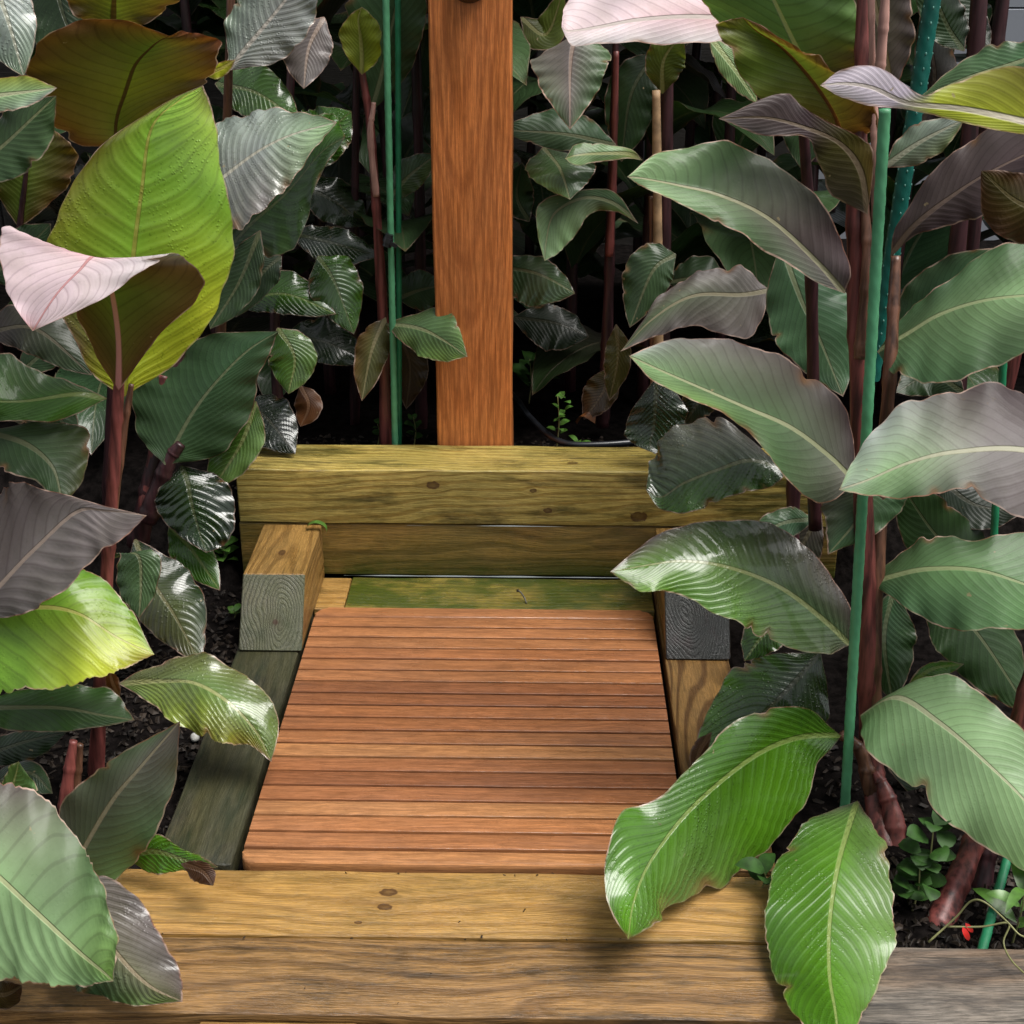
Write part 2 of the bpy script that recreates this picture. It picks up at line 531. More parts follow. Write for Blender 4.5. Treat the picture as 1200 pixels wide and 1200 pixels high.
    D3 = np.stack([(au * W).ravel() * 10, ((1 - au) * W).ravel() * 10, (ph * npl * 1.5).ravel()], 1).astype(np.float32)
    da.data.foreach_set('vector', D3.ravel())
    cmean = cm.mean(0)
    if rib is None:
        rc = 0.5 * np.minimum(cmean * 2.0, .6) + 0.5 * np.array((.34, .235, .155)) * float(np.clip(cmean.mean() / .11, .12, 1)) * dim
    else:
        rc = np.array(rib)
    ra = me.attributes.new('Rib', 'FLOAT_COLOR', 'POINT'); ra.data.foreach_set('color', np.tile(np.append(rc, 1).astype(np.float32), len(nv)))
    uvl = me.uv_layers.new(name='UVMap')
    UVv = np.stack([(U.ravel() + 1) / 2, TT.ravel()], 1).astype(np.float32)
    li = np.empty(len(me.loops), np.int32); me.loops.foreach_get('vertex_index', li)
    uvl.data.foreach_set('uv', UVv[li].ravel())
    me.materials.append(LEAF)
    return me


SEED = [100]


def add_leaf(root, Lp, Mp, Rp, pal, label=None, **kw):
    SEED[0] += 1
    off = np.array(root.location)
    me = leaf_mesh(np.asarray(Lp) - off, np.asarray(Mp) - off, np.asarray(Rp) - off, pal, seed=SEED[0], **kw)
    o = link('leaf', me, root)
    if label: o['label'] = label
    return o


def place_rows(rows, Y0, Y1, tilt, droop, arch):
    """rows of (lx,ly, mx,my, rx,ry[, dY]) traced on the photo -> edges and midrib standing at their distance"""
    K = len(rows)
    out = ([], [], [])
    for i, r in enumerate(rows):
        t = i / (K - 1)
        Y = Y0 + (Y1 - Y0) * t - arch * 4 * t * (1 - t)
        if len(r) > 6: Y += r[6]
        M = at(r[2], r[3], Y)
        out[1].append(M)
        for k, (x, y) in ((0, (r[0], r[1])), (2, (r[4], r[5]))):
            q = at(x, y, Y)
            dz = q[2] - M[2]
            out[k].append(at(x, y, Y + tilt * dz + droop * np.linalg.norm(q - M)))
    return out


def RL(root, rows, Y0, Y1, pal, tilt=0.7, droop=0.15, arch=0.0, **kw):
    b, tip = rows[0], rows[-1]
    rr = []
    for i, r in enumerate(rows):
        if len(r) == 2: rr.append((r[0], r[1]) * 3)
        else: rr.append(r)
    L, M, R = place_rows(rr, Y0, Y1, tilt, droop, arch)
    return add_leaf(root, L, M, R, pal, **kw)


PROFILE = [(0, 0.03), (.1, .34), (.22, .70), (.36, .93), (.5, 1.0), (.64, .93), (.78, .70), (.9, .36), (1, 0.0)]


def SL(root, mids, wl, wr, Y0, Y1, pal, tilt=0.7, droop=0.15, arch=0.0, prof=1.0, **kw):
    """simple leaf: traced midrib and the greatest half widths to its left and right (looking from base to tip)"""
    m = np.array([(x, y, 0) for x, y in mids], float)
    ts = np.array([p[0] for p in PROFILE]) ** prof
    c = catmull(m, ts)
    d = np.gradient(c, axis=0)
    d /= np.maximum(np.linalg.norm(d, axis=1, keepdims=True), 1e-6)
    rows = []
    for i, (t, w) in enumerate(PROFILE):
        nx, ny = d[i][1], -d[i][0]        # image left of travel (y down)
        rows.append((c[i][0] + nx * wl * w, c[i][1] + ny * wl * w, c[i][0], c[i][1], c[i][0] - nx * wr * w, c[i][1] - ny * wr * w))
    L, M, R = place_rows(rows, Y0, Y1, tilt, droop, arch)
    return add_leaf(root, L, M, R, pal, **kw)


def tube_mesh(pts, rads, seg=12, name='tube', squash=1.0, nres=None, cap=True, nodes=0):
    P = np.asarray(pts, float); K = len(P)
    n = nres or max(8, K * 6)
    ts = np.linspace(0, 1, n)
    C = catmull(P, ts) if K > 2 else P[0] + (P[1] - P[0]) * ts[:, None]
    Rr = np.interp(ts, np.linspace(0, 1, len(rads)), rads)
    if nodes:
        fr = (ts * nodes + .3) % 1.0
        Rr = Rr * (1 + .16 * np.exp(-((fr - .5) / .06) ** 2) - .05 * np.sin(fr * 6.28))
    T = np.gradient(C, axis=0); T /= np.linalg.norm(T, axis=1, keepdims=True)
    up = np.array((0.13, 1, 0.07))
    verts, faces = [], []
    for i in range(n):
        a = np.cross(T[i], up); a /= np.linalg.norm(a)
        b = np.cross(T[i], a)
        for k in range(seg):
            an = 2 * math.pi * k / seg
            verts.append(C[i] + a * math.cos(an) * Rr[i] + b * math.sin(an) * Rr[i] * squash)
    for i in range(n - 1):
        for k in range(seg):
            k2 = (k + 1) % seg
            faces.append((i * seg + k, i * seg + k2, (i + 1) * seg + k2, (i + 1) * seg + k))
    if cap:
        faces.append(tuple(range(seg))[::-1])
        faces.append(tuple(range((n - 1) * seg, n * seg)))
    return mesh_from(verts, faces, name)


def stem(root, path, mat=STEM_R, name='stem', knobby=0.0):
    """path of (px, py, Y, radius in photo pixels)"""
    pts, rads = [], []
    for (x, y, Y, r) in path:
        q = at(x, y, Y)
        q2 = at(x + r, y, Y)
        pts.append(q - np.array(root.location)); rads.append(np.linalg.norm(q2 - q))
    me = tube_mesh(pts, rads, 12, name, 0.85, nres=14 * len(pts), nodes=max(2, int(1.2 * len(pts))))
    return link(name, me, root, mat)


def plant(label, x, y, Y, group='canna plants around the shower platform', name='canna_plant'):
    return empty(name, tuple(at(x, y, Y)), label, 'plant', group)

# ================================================================== THE SETTING
def soil_height(x, y):
    n = mnoise.noise(Vector((x * 6, y * 6, 0))) * 0.012 + mnoise.noise(Vector((x * 23, y * 23, 3))) * 0.006
    back = 0.165 * float(smoothstep(2.12, 2.30, y) if abs(x) > 0.5 else smoothstep(2.20, 2.27, y))
    z = -0.03 + back
    if -0.46 < x < 0.285 and y < 2.2: z = -0.12
    if y < 1.15: z = -0.13
    return z + n


def ground_mesh():
    xs = np.concatenate([np.linspace(-30, -1.6, 12), np.linspace(-1.5, 1.5, 121), np.linspace(1.6, 30, 12)])
    ys = np.concatenate([np.linspace(-6, 0.7, 10), np.linspace(0.8, 3.4, 105), np.linspace(3.5, 40, 14)])
    v, f = [], []
    for y in ys:
        for x in xs:
            v.append((x, y, soil_height(x, y)))
    w = len(xs)
    for j in range(len(ys) - 1):
        for i in range(w - 1):
            f.append((j * w + i, j * w + i + 1, (j + 1) * w + i + 1, (j + 1) * w + i))
    return mesh_from(v, f, 'soil')


SOIL = simple_mat('wet_soil', (0.006, 0.0048, 0.0045), 0.85, 0.03, var=0.6, nscale=60, bump=0.006)
tag(link('soil', ground_mesh(), None, SOIL), kind='structure')

# bark crumbs and twigs lying on the soil
def mulch_mesh(n, boxes, flat=None):
    v, f, tone = [], [], []
    for _ in range(n):
        x0, x1, y0, y1 = boxes[random.randrange(len(boxes))]
        x, y = random.uniform(x0, x1), random.uniform(y0, y1)
        z = soil_height(x, y) if flat is None else flat
        a = random.uniform(0, 6.28); l = random.uniform(.002, .008) * random.choice((.6, .8, 1, 1.3)); w = l * random.uniform(.15, .7); h = random.uniform(.001, .004)
        ca, sa = math.cos(a), math.sin(a)
        b = len(v)
        lift = random.uniform(0, .006) if flat is None else 0.0005
        if flat is not None: l, w, h = l * .4, w * .4, h * .4
        for (p, q, r) in ((-l, -w, 0), (l, -w * .4, 0), (l * .8, w, 0), (-l * .7, w * .8, 0), (-l * .3, 0, h), (l * .5, 0, h * 1.4)):
            v.append((x + p * ca - q * sa, y + p * sa + q * ca, z + r + lift + p * 0.2))
        f += [(b, b + 1, b + 5, b + 4), (b + 1, b + 2, b + 5), (b + 2, b + 3, b + 4, b + 5), (b + 3, b, b + 4), (b + 3, b + 2, b + 1, b)]
    return mesh_from(v, f, 'mulch', False)


MULCH = simple_mat('bark_mulch', (0.020, 0.014, 0.010), 0.6, 0.25, var=0.85, nscale=35, bump=0.001)
tag(link('mulch', mulch_mesh(5200, [(-.95, -.45, 1.3, 2.15), (-.95, -.45, 1.3, 2.15), (-.7, -.44, 1.6, 2.15), (.36, .95, 1.26, 1.7), (.36, .8, 1.26, 1.45), (-.55, .6, 2.26, 2.45)]), None, MULCH), kind='stuff')

tag(link('debris', mulch_mesh(34, [(-.45, .9, 1.257, 1.267), (-.45, .9, 1.258, 1.266), (-.45, .3, 1.372, 1.378), (-.3, .9, 1.15, 1.37)], .0005), None, MULCH), kind='stuff')

# wall of the house far behind the bed
WALL = simple_mat('pale_wall', (0.30, 0.32, 0.36), 0.8, 0.2, var=0.06, nscale=6)
def wall():
    bm = bmesh.new()
    for i in range(12):
        z0 = -0.2 + i * 0.24
        bmesh.ops.create_cube(bm, size=1.0, matrix=Matrix.Translation((2.12, 4.05 + 0.0, z0 + 0.12)) @ Matrix.Diagonal((2.7, 0.06, 0.234, 1)) @ Matrix.Rotation(0.06, 4, 'X'))
    me = bpy.data.meshes.new('wall'); bm.to_mesh(me); bm.free()
    return me
tag(link('house_wall', wall(), None, WALL), 'pale grey house wall glimpsed between the leaves in the upper right corner', 'wall')
DARKW = wood_mat('dark_backdrop_boards', (0.018, 0.016, 0.014), (0.008, 0.007, 0.006), rings=30, stain_amt=0.2, checks=0.2, rough=(.6, .8))  # near-black boards added behind the cannas for shade and to block back sky
def backdrop():
    bm = bmesh.new()
    for i in range(25):
        bmesh.ops.create_cube(bm, size=1.0, matrix=Matrix.Translation((-2.9 + i * 0.147, 3.95, 1.2)) @ Matrix.Diagonal((0.14, 0.03, 2.8, 1)))
    me = bpy.data.meshes.new('backdrop'); bm.to_mesh(me); bm.free()
    return me
tag(link('added_backdrop', backdrop(), None, DARKW), 'added black board fence standing in shadow behind the cannas left of centre', 'backdrop')

# ------------------------------------------------------------------ timbers of the platform
W_B1 = wood_mat('treated_pine_yellow', (0.56, 0.44, 0.135), (0.35, 0.235, 0.058), rings=42, pith=(0, .10, -.09), tilt=0.035, distort=1.6, ringmix=0.75,
                stain=(0.04, 0.03, 0.008), stain_amt=0.9, moss=0.3, knots=[(-.185, -.056, .022, .0075), (-.02, -.056, .014, .004), (.005, -.056, -.022, .005), (.155, -.056, -.032, .010), (.045, -.02, .049, .006)],
                rough=(.14, .42), fine=.42)
W_B2 = wood_mat('treated_pine_mossy', (0.32, 0.20, 0.055), (0.18, 0.11, 0.028), rings=40, pith=(0, .09, .07), tilt=0.03, distort=2, ringmix=0.7,
                stain=(0.015, 0.012, 0.004), stain_amt=0.5, mosslow=1.0, moss=0.35, rough=(.2, .5), fine=.5)
W_B3 = wood_mat('treated_pine_algae', (0.30, 0.235, 0.05), (0.18, 0.13, 0.03), rings=36, pith=(0, .09, -.05), tilt=0.03, ringmix=0.7,
                stain_amt=0.35, moss=0.95, rough=(.15, .4), fine=.5)
W_BLK = wood_mat('treated_pine_block', (0.30, 0.175, 0.055), (0.16, 0.085, 0.024), rings=40, pith=(0.0, -.008, -.012), tilt=0.02, distort=0.8, ringmix=0.7,
                 stain=(0.05, 0.035, 0.012), stain_amt=0.4, knots=[(.02, .0, .049, .006)], rough=(.25, .5), fine=.45)
W_END = wood_mat('grey_end_grain', (0.125, 0.125, 0.085), (0.06, 0.062, 0.042), rings=58, pith=(0.0, -.010, -.012), tilt=0.0, distort=2.2, ringmix=0.8, warp=.12,
                 stain=(0.035, 0.04, 0.02), stain_amt=0.8, rough=(.3, .6), fine=.5, checks=0.3, knots=[(-.095, -.006, -.014, .006)], moss=.3)
W_ENDD = wood_mat('dark_end_grain', (0.030, 0.033, 0.032), (0.012, 0.014, 0.013), rings=62, pith=(0.0, .03, 0), tilt=0.0, distort=2.4, ringmix=0.8, warp=.12,
                  stain=(0.05, 0.015, 0.02), stain_amt=0.25, rough=(.2, .4), fine=.2, checks=0.0)
W_SIDE = wood_mat('weathered_green_timber', (0.060, 0.054, 0.030), (0.030, 0.028, 0.016), rings=30, pith=(0, .05, -.06), tilt=0.03, ringmix=0.6,
                  stain=(0.010, 0.014, 0.009), stain_amt=0.95, moss=0.15, grey=0.45, greycol=(.055, .056, .040), rough=(.35, .6), fine=.6, checks=.6)
W_SIDR = wood_mat('treated_pine_side', (0.25, 0.145, 0.052), (0.10, 0.05, 0.018), rings=52, pith=(0, -.02, -.09), tilt=0.02, distort=2.5, ringmix=0.9, stain_amt=0.25, rough=(.3, .5), fine=.45)
W_F1 = wood_mat('treated_pine_amber', (0.45, 0.26, 0.08), (0.27, 0.145, 0.04), rings=34, pith=(0, .05, -.11), tilt=0.03, distort=2.2, ringmix=0.65,
                stain=(0.075, 0.055, 0.014), stain_amt=0.5, moss=0.10, knots=[(-.04, .018, .049, .0075), (-.042, -.008, .049, .006), (-.07, -.035, .049, .003)], rough=(.14, .42), fine=.5)
W_F2 = wood_mat('treated_pine_tan', (0.31, 0.175, 0.064), (0.16, 0.085, 0.03), rings=30, pith=(0, -.06, -.10), tilt=0.035, distort=2.5, ringmix=0.8,
                stain=(0.03, 0.022, 0.014), stain_amt=0.85, grey=0.1, greycol=(.13, .10, .07), rough=(.14, .42), fine=.65, checks=.65)
W_F2G = wood_mat('weathered_grey_pine', (0.1955, 0.1380, 0.0978), (0.1035, 0.0713, 0.0517), rings=26, pith=(0, -.05, -.10), tilt=0.035, distort=3, ringmix=0.8,
                 stain=(0.02, 0.017, 0.016), stain_amt=0.85, grey=0.8, greycol=(.21, .185, .155), rough=(.4, .65), fine=.8, checks=.8)
W_F3 = wood_mat('treated_pine_orange', (0.36, 0.21, 0.06), (0.24, 0.12, 0.032), rings=34, pith=(0, .03, -.1), ringmix=0.7, stain_amt=0.3, rough=(.3, .5))
W_POST = wood_mat('cedar_post', (0.66, 0.225, 0.066), (0.37, 0.105, 0.026), rings=105, pith=(0, .012, -.12), tilt=0.02, distort=2.6, ringmix=0.45, warp=.008, streak=.6,
                  stain=(0.22, 0.09, 0.03), stain_amt=0.15, rough=(.3, .45), fine=.36, checks=.08, bump=.0006)

timber('timber', -.500, .520, 2.155, 2.268, .0985, .196, W_B1, 'yellow pine timber with dark knots, upper course behind the mat under the post')
timber('timber', -.502, .50, 2.158, 2.266, .0015, .0965, W_B2, 'darker mossy timber, lower course directly under the knotty yellow one')
timber('timber', -.3655, -.3165, 2.043, 2.1545, -.085, -.002, W_F1, 'small brown board piece filling the corner beside the left block', cat='board', bevel=.003)
timber('timber', -.315, .189, 2.041, 2.1545, -.085, -.001, W_B3, 'algae green board lying flat between the mat and the back timbers', cat='board', bevel=.003)
bl = timber('timber', -.459, -.3615, 1.897, 2.1525, .0015, .0975, W_BLK, 'short pine block with a grey ringed end, left of the mat', axis='Y', cat='timber block', slant=.072, group='short side blocks')
br = timber('timber', .194, .2925, 1.884, 2.1525, .0015, .0975, W_BLK, 'short block with a nearly black wet ringed end, right of the mat', axis='Y', cat='timber block', slant=.072, group='short side blocks')
for o, m in ((bl, W_END), (br, W_ENDD)):
    o.data.materials.append(m)
    for p in o.data.polygons:                       # the sawn end faces the viewer
        if p.normal.x < -0.45: p.material_index = 1
timber('timber', -.4625, -.3675, 1.388, 2.150, -.098, -.0005, W_SIDE, 'weathered grey green side timber along the left edge of the mat', axis='Y')
timber('timber', .1925, .290, 1.390, 2.150, -.098, -.0005, W_SIDR, 'brown striped side timber along the right edge of the mat', axis='Y')
timber('timber', -.60, .335, 1.2655, 1.3785, -.10, .0, W_F1, 'amber pine timber with two small knots, directly in front of the mat')
timber('timber', -.66, .302, 1.1455, 1.2625, -.10, -.002, W_F2, 'brown cracked timber forming the front edge below the amber one')
timber('timber', .3045, 1.4, 1.1455, 1.2615, -.10, -.002, W_F2G, 'grey weathered timber at the lower right in front of the soil')
timber('timber', -.352, -.185, .98, 1.1385, -.12, -.006, W_F3, 'orange board end peeping out at the bottom edge, left piece', group='boards of the step below', cat='board')
timber('timber', -.180, -.06, .98, 1.1385, -.12, -.006, W_F1, 'yellowish board end peeping out at the bottom edge, middle piece', group='boards of the step below', cat='board')
timber('timber', -.054, .22, .98, 1.1375, -.12, -.006, W_F2, 'brown board end peeping out at the bottom edge, right piece', group='boards of the step below', cat='board')

# post
timber('cedar_post', -.1745, -.0475, 2.2725, 2.40, .10, 1.9, W_POST, 'square orange brown cedar post standing behind the back timber', axis='Z', cat='post', bevel=.006)
# round fitting whose lower rim shows at the top edge
BRZ = simple_mat('dark_bronze', (0.05, 0.03, 0.02), 0.3, 0.6, var=0.2)
fit = empty('shower_fitting', (-.1115, 2.2715, .929), 'dark round fitting on the cedar post, cut by the top edge of the picture', 'fitting')
bm = bmesh.new()
bmesh.ops.create_cone(bm, cap_ends=True, segments=40, radius1=.030, radius2=.024, depth=.014, matrix=Matrix.Translation((0, -.007, .0105)) @ Matrix.Rotation(math.radians(90), 4, 'X'))
me = bpy.data.meshes.new('flange'); bm.to_mesh(me); bm.free(); link('flange', me, fit, BRZ)
bm = bmesh.new()
bmesh.ops.create_cone(bm, cap_ends=True, segments=32, radius1=.013, radius2=.011, depth=.05, matrix=Matrix.Translation((0, -.039, .0105)) @ Matrix.Rotation(math.radians(90), 4, 'X'))
me = bpy.data.meshes.new('spout'); bm.to_mesh(me); bm.free(); link('spout', me, fit, BRZ)

# ------------------------------------------------------------------ slatted mat
W_TEAK = wood_mat('teak_slats', (0.415, 0.180, 0.080), (0.235, 0.094, 0.042), rings=26, pith=(0, .3, -.16), tilt=0.02, distort=3, ringmix=0.30, streak=.25,
                  stain=(0.13, 0.055, 0.03), stain_amt=0.3, rough=(.13, .40), fine=.5, spec=.6, bump=.0005, attr=True, checks=.0)
mx0, mx1, my0, my1, mz = -.3575, .184, 1.3835, 2.036, .006
mat_o = empty('slatted_mat', ((mx0 + mx1) / 2, (my0 + my1) / 2, mz - .028), 'reddish brown slatted wooden bath mat lying between the timbers', 'bath mat')


def slats():
    n = 20
    bm = bmesh.new()
    tone_l = bm.verts.layers.float_color.new('tone')
    cx, cy = (mx0 + mx1) / 2, (my0 + my1) / 2
    pitch = (my1 - my0) / n
    rc = .020
    for i in range(n):
        y0 = my0 + i * pitch - cy; y1 = y0 + pitch - .0044
        x0, x1 = mx0 - cx, mx1 - cx
        first, last = i == 0, i == n - 1
        prof = [(x0, y0), (x1, y0), (x1, y1), (x0, y1)]
        if first or last:
            prof = []
            def arc(cx_, cy_, a0, a1):
                return [(cx_ + rc * math.cos(a0 + (a1 - a0) * k / 6), cy_ + rc * math.sin(a0 + (a1 - a0) * k / 6)) for k in range(7)]
            if first:
                prof = arc(x0 + rc, y0 + rc, math.pi, 1.5 * math.pi) + arc(x1 - rc, y0 + rc, 1.5 * math.pi, 2 * math.pi) + [(x1, y1), (x0, y1)]
            else:
                prof = [(x0, y0), (x1, y0)] + arc(x1 - rc, y1 - rc, 0, .5 * math.pi) + arc(x0 + rc, y1 - rc, .5 * math.pi, math.pi)
        dz = random.uniform(-.0004, .0004)
        b = [bm.verts.new((x, y, .010 + dz)) for x, y in prof]
        tp = [bm.verts.new((x, y, .028 + dz)) for x, y in prof]
        k = len(prof)
        fs = [bm.faces.new(tp), bm.faces.new(b[::-1])]
        for j in range(k):
            fs.append(bm.faces.new((b[j], b[(j + 1) % k], tp[(j + 1) % k], tp[j])))
        te = [e for e in fs[0].edges]
        col = random.choice([(1, 1, 1), (.9, .86, .87), (1.08, 1.08, 1.05), (.74, .68, .70), (1.25, 1.36, 1.3), (.95, .92, .9), (1.04, .98, .95)])
        g = random.uniform(.92, 1.08)
        for v in b + tp: v[tone_l] = (col[0] * g, col[1] * g, col[2] * g, 1)
        bmesh.ops.bevel(bm, geom=te, offset=.0012 if not (first or last) else .004, segments=3, profile=.5, affect='EDGES', clamp_overlap=True)
    me = bpy.data.meshes.new('slat_panel'); bm.to_mesh(me); bm.free()
    me.polygons.foreach_set('use_smooth', [True] * len(me.polygons))
    me.set_sharp_from_angle(angle=math.radians(35))
    return me


link('slat_panel', slats(), mat_o, W_TEAK)
for dx in (-.2, 0.0, .2):
    bm = bmesh.new()
    bmesh.ops.create_cube(bm, size=1, matrix=Matrix.Translation((dx, 0, .0035)) @ Matrix.Diagonal((.035, .60, .010, 1)))
    me = bpy.data.meshes.new('batten'); bm.to_mesh(me); bm.free(); link('batten', me, mat_o, W_ENDD)  # near-black colour deepens the shade in the slat gaps

# dark sheet added under the mat to darken the slat gaps
tag(link('dark_underlay', mesh_from([(-.366, 1.38, -.024), (.192, 1.38, -.024), (.192, 2.04, -.024), (-.366, 2.04, -.024)], [(0, 1, 2, 3)], 'dark_underlay'), None, SOIL), kind='structure')

# bead of standing water along the foot of the back timber and under the top course
m, T = new_mat('standing_water')
out = T.new('ShaderNodeOutputMaterial'); p = T.new('ShaderNodeBsdfPrincipled')
p.inputs['Base Color'].default_value = (.25, .28, .28, 1); p.inputs['Roughness'].default_value = .04; p.inputs['Metallic'].default_value = 0
p.inputs['Coat Weight'].default_value = 1; p.inputs['Alpha'].default_value = 1
T.link(p.outputs[0], out.inputs[0]); WATER = m


def bead(x0, x1, y, z, r, gaps):
    v, f = [], []
    n = 140
    for i in range(n + 1):
        x = x0 + (x1 - x0) * i / n
        k = max(0.0, mnoise.noise(Vector((x * 11, z * 40, 2))) * 0.9 + gaps)
        rr = r * min(1, k)
        for a in (0, 45, 90):
            v.append((x, y - rr * math.cos(math.radians(a)), z + rr * math.sin(math.radians(a))))
    for i in range(n):
        for k in range(2):
            f.append((i * 3 + k, i * 3 + 3 + k, i * 3 + 4 + k, i * 3 + 1 + k))
    return mesh_from(v, f, 'water')


tag(link('water', bead(-.33, .17, 2.157, .0005, .0030, .38), None, WATER), kind='structure')
tag(link('water', bead(-.22, .10, 2.1545, .0965, .0022, .12), None, WATER), kind='structure')

# ------------------------------------------------------------------ stakes
GRN = simple_mat('mint_stake_plastic', (0.085, 0.29, 0.145), 0.4, 0.5, var=0.15, nscale=30, bump=.0004)
GRD = simple_mat('dark_green_stake_plastic', (0.016, 0.17, 0.075), 0.4, 0.5, var=0.2, nscale=30)
TEAL = simple_mat('teal_stake_plastic', (0.006, 0.11, 0.085), 0.4, 0.5, var=0.2, nscale=30)
NUB = simple_mat('pale_teal_nub', (0.14, 0.32, 0.27), 0.4)


def stake(label, p0, p1, Y0, Y1, rpx, mat, knob=True, nubs=0, twist=True):
    a, b = at(p0[0], p0[1], Y0), at(p1[0], p1[1], Y1)       # top, foot
    r = np.linalg.norm(at(p1[0] + rpx, p1[1], Y1) - b)
    root = empty('garden_stake', tuple(b), label, 'plant stake', 'green garden stakes')
    d = a - b; L = np.linalg.norm(d); d /= L
    s1 = np.cross(d, (0, 1, 0)); s1 /= np.linalg.norm(s1); s2 = np.cross(d, s1)
    n = int(L / .004); seg = 14
    v, f = [], []
    for i in range(n + 1):
        z = L * i / n - .03
        for k in range(seg):
            an = 2 * math.pi * k / seg
            rr = r * (1 + (.09 * max(0, math.sin(3 * an + z * 300))**2 if twist else 0) + .02 * math.sin(z * 90))
            v.append(d * z + (s1 * math.cos(an) + s2 * math.sin(an)) * rr)
    for i in range(n):
        for k in range(seg):
            k2 = (k + 1) % seg
            f.append((i * seg + k, i * seg + k2, (i + 1) * seg + k2, (i + 1) * seg + k))
    f.append(tuple(range(n * seg, (n + 1) * seg)))
    link('rod', mesh_from(v, f, 'rod'), root, mat)
    if nubs:
        bm = bmesh.new()
        q = .018; z = .02
        while z < L:
            for an in (math.pi * .5, math.pi * .1, math.pi * .9, -math.pi*.5):
                c = d * z + (s1 * math.cos(an) + s2 * math.sin(an)) * r * 1.0
                bmesh.ops.create_icosphere(bm, subdivisions=1, radius=r * .11, matrix=Matrix.Translation(Vector(c)) @ Matrix.Diagonal((1, 1, 1.7, 1)))
            z += q
        me = bpy.data.meshes.new('nubs'); bm.to_mesh(me); bm.free()
        link('grip_studs', me, root, NUB)
    return root


stake('mint green stake in front of the right red stems, tallest in view', (1039, 92), (989, 965), 1.50, 1.50, 5.6, GRN)
stake('thick teal stake with pale studs, leaning in the upper right', (1099, -40), (1026, 420), 1.86, 1.86, 8.8, TEAL, nubs=1)
stake('thin light green stake left of the cedar post, in front of its twin', (451, -60), (463, 522), 2.30, 2.30, 3.6, GRN)
stake('thin dark green stake left of the cedar post, behind the lighter one', (466, -60), (468, 520), 2.345, 2.335, 3.1, GRD)
stake('short dark green stake at the lower right beside the red petal', (1196, 950), (1150, 1116), 1.47, 1.264, 5.8, GRD)
stake('dark green stake between the leaves near the right edge', (1178, 380), (1160, 720), 1.75, 1.74, 4.2, GRD)

# black clip tying the thin stakes
CLIP = simple_mat('black_plastic_clip', (0.012, 0.012, 0.014), 0.35)
bm = bmesh.new()
c0 = at(455, 281, 2.292)
for dz, rr in ((0, .009), (.006, .0075), (-.007, .008)):
    bmesh.ops.create_cone(bm, cap_ends=True, segments=14, radius1=rr, radius2=rr * .9, depth=.007, matrix=Matrix.Translation((dz * .25, 0, dz)) @ Matrix.Rotation(.3, 4, 'Y'))
bmesh.ops.create_cube(bm, size=1, matrix=Matrix.Translation((.009, -.006, -.007)) @ Matrix.Rotation(.5, 4, 'Y') @ Matrix.Diagonal((.012, .005, .006, 1)))
me = bpy.data.meshes.new('stake_clip'); bm.to_mesh(me); bm.free()
o = link('stake_clip', me, None, CLIP); o.location = c0
tag(o, 'small black clip tying the thin green stakes to a red stem', 'clip')

# drip hose behind the post
HOSE = simple_mat('black_hose', (0.014, 0.016, 0.02), 0.3, 0.6, var=.3)
hp = [atz(560, 440, .18), atz(600, 462, .18), atz(622, 490, .178), atz(655, 517, .178), atz(700, 521, .18), atz(770, 515, .18), atz(840, 505, .18)]
o = link('drip_hose', tube_mesh(hp, [.0055] * 2, 10, 'hose'), None, HOSE)
tag(o, 'black drip hose curving over the dark soil right of the post', 'hose')

# bent nail on the green board
NAIL = simple_mat('rusty_nail', (0.02, 0.015, 0.012), 0.35, 0.7)
q = atz(612, 704, 0.0005)
o = link('bent_nail', tube_mesh([q + np.array(w) for w in ((-.008, .012, .012), (-.006, .010, .013), (-.001, .006, .010), (.004, -.001, .005), (.007, -.008, -.001))], [.0026, .0014, .0013, .0011], 8, 'nail'), None, NAIL)
tag(o, 'bent dark nail sticking up from the green board behind the mat', 'nail')

# ================================================================== CANNA PLANTS (traced)
# ---- A: tall stem at the left front
A = plant('tall canna with bright yellow green leaf and pink folded leaf, front left', 112, 900, 1.63)
stem(A, [(112, 915, 1.61, 9.5), (118, 800, 1.61, 8.5), (126, 660, 1.62, 8), (134, 540, 1.63, 7.5), (140, 440, 1.63, 6.5)], STEM_R)
stem(A, [(128, 650, 1.625, 4), (143, 520, 1.64, 5), (154, 450, 1.65, 3.5)], STEM_B, 'leaf_sheath')
stem(A, [(139, 450, 1.625, 6), (137, 400, 1.62, 4.5), (131, 345, 1.61, 3.5)], STEM_B, 'petiole')
RL(A, [(144, 466), (100, 425, 150, 400, 205, 425), (58, 330, 155, 310, 262, 350), (62, 262, 166, 225, 272, 270), (112, 178, 178, 150, 258, 180), (190, 122, 210, 118, 246, 122), (238, 100)], 1.66, 1.70,
   ('YL:0,OB:.2,OG:.45,OB:.8,OB:1', 'YL:0,Y:.3,Y:.8,Y:1', 'YL:0,YL:.3,Y:.55,OG:.85,OB:1'), tilt=0.6, droop=.05, wet=.8, trans=.3, pleat=.0013, ripple=.0015, npl=12, nicks=1, rib=(.42, .40, .08))
RL(A, [(139, 458), (100, 395, 138, 395, 190, 388), (62, 322, 128, 330, 238, 335), (10, 268, 112, 298, 212, 298), (0, 296, 92, 316, 178, 312), (8, 345, 66, 345, 120, 350), (38, 388)], 1.62, 1.52,
   ('OB:0,OB:.42,W:.52,W:.9,PK:1', 'OB:0,O:.3,OB:.42,PK:.5,W:.62,W:1', 'RB:0,OB:.42,W2:.55,W:1'), tilt=0.3, droop=0.2, wet=.05, trans=.2, pleat=.0022, ripple=.002, npl=14, rib=(.50, .22, .22))
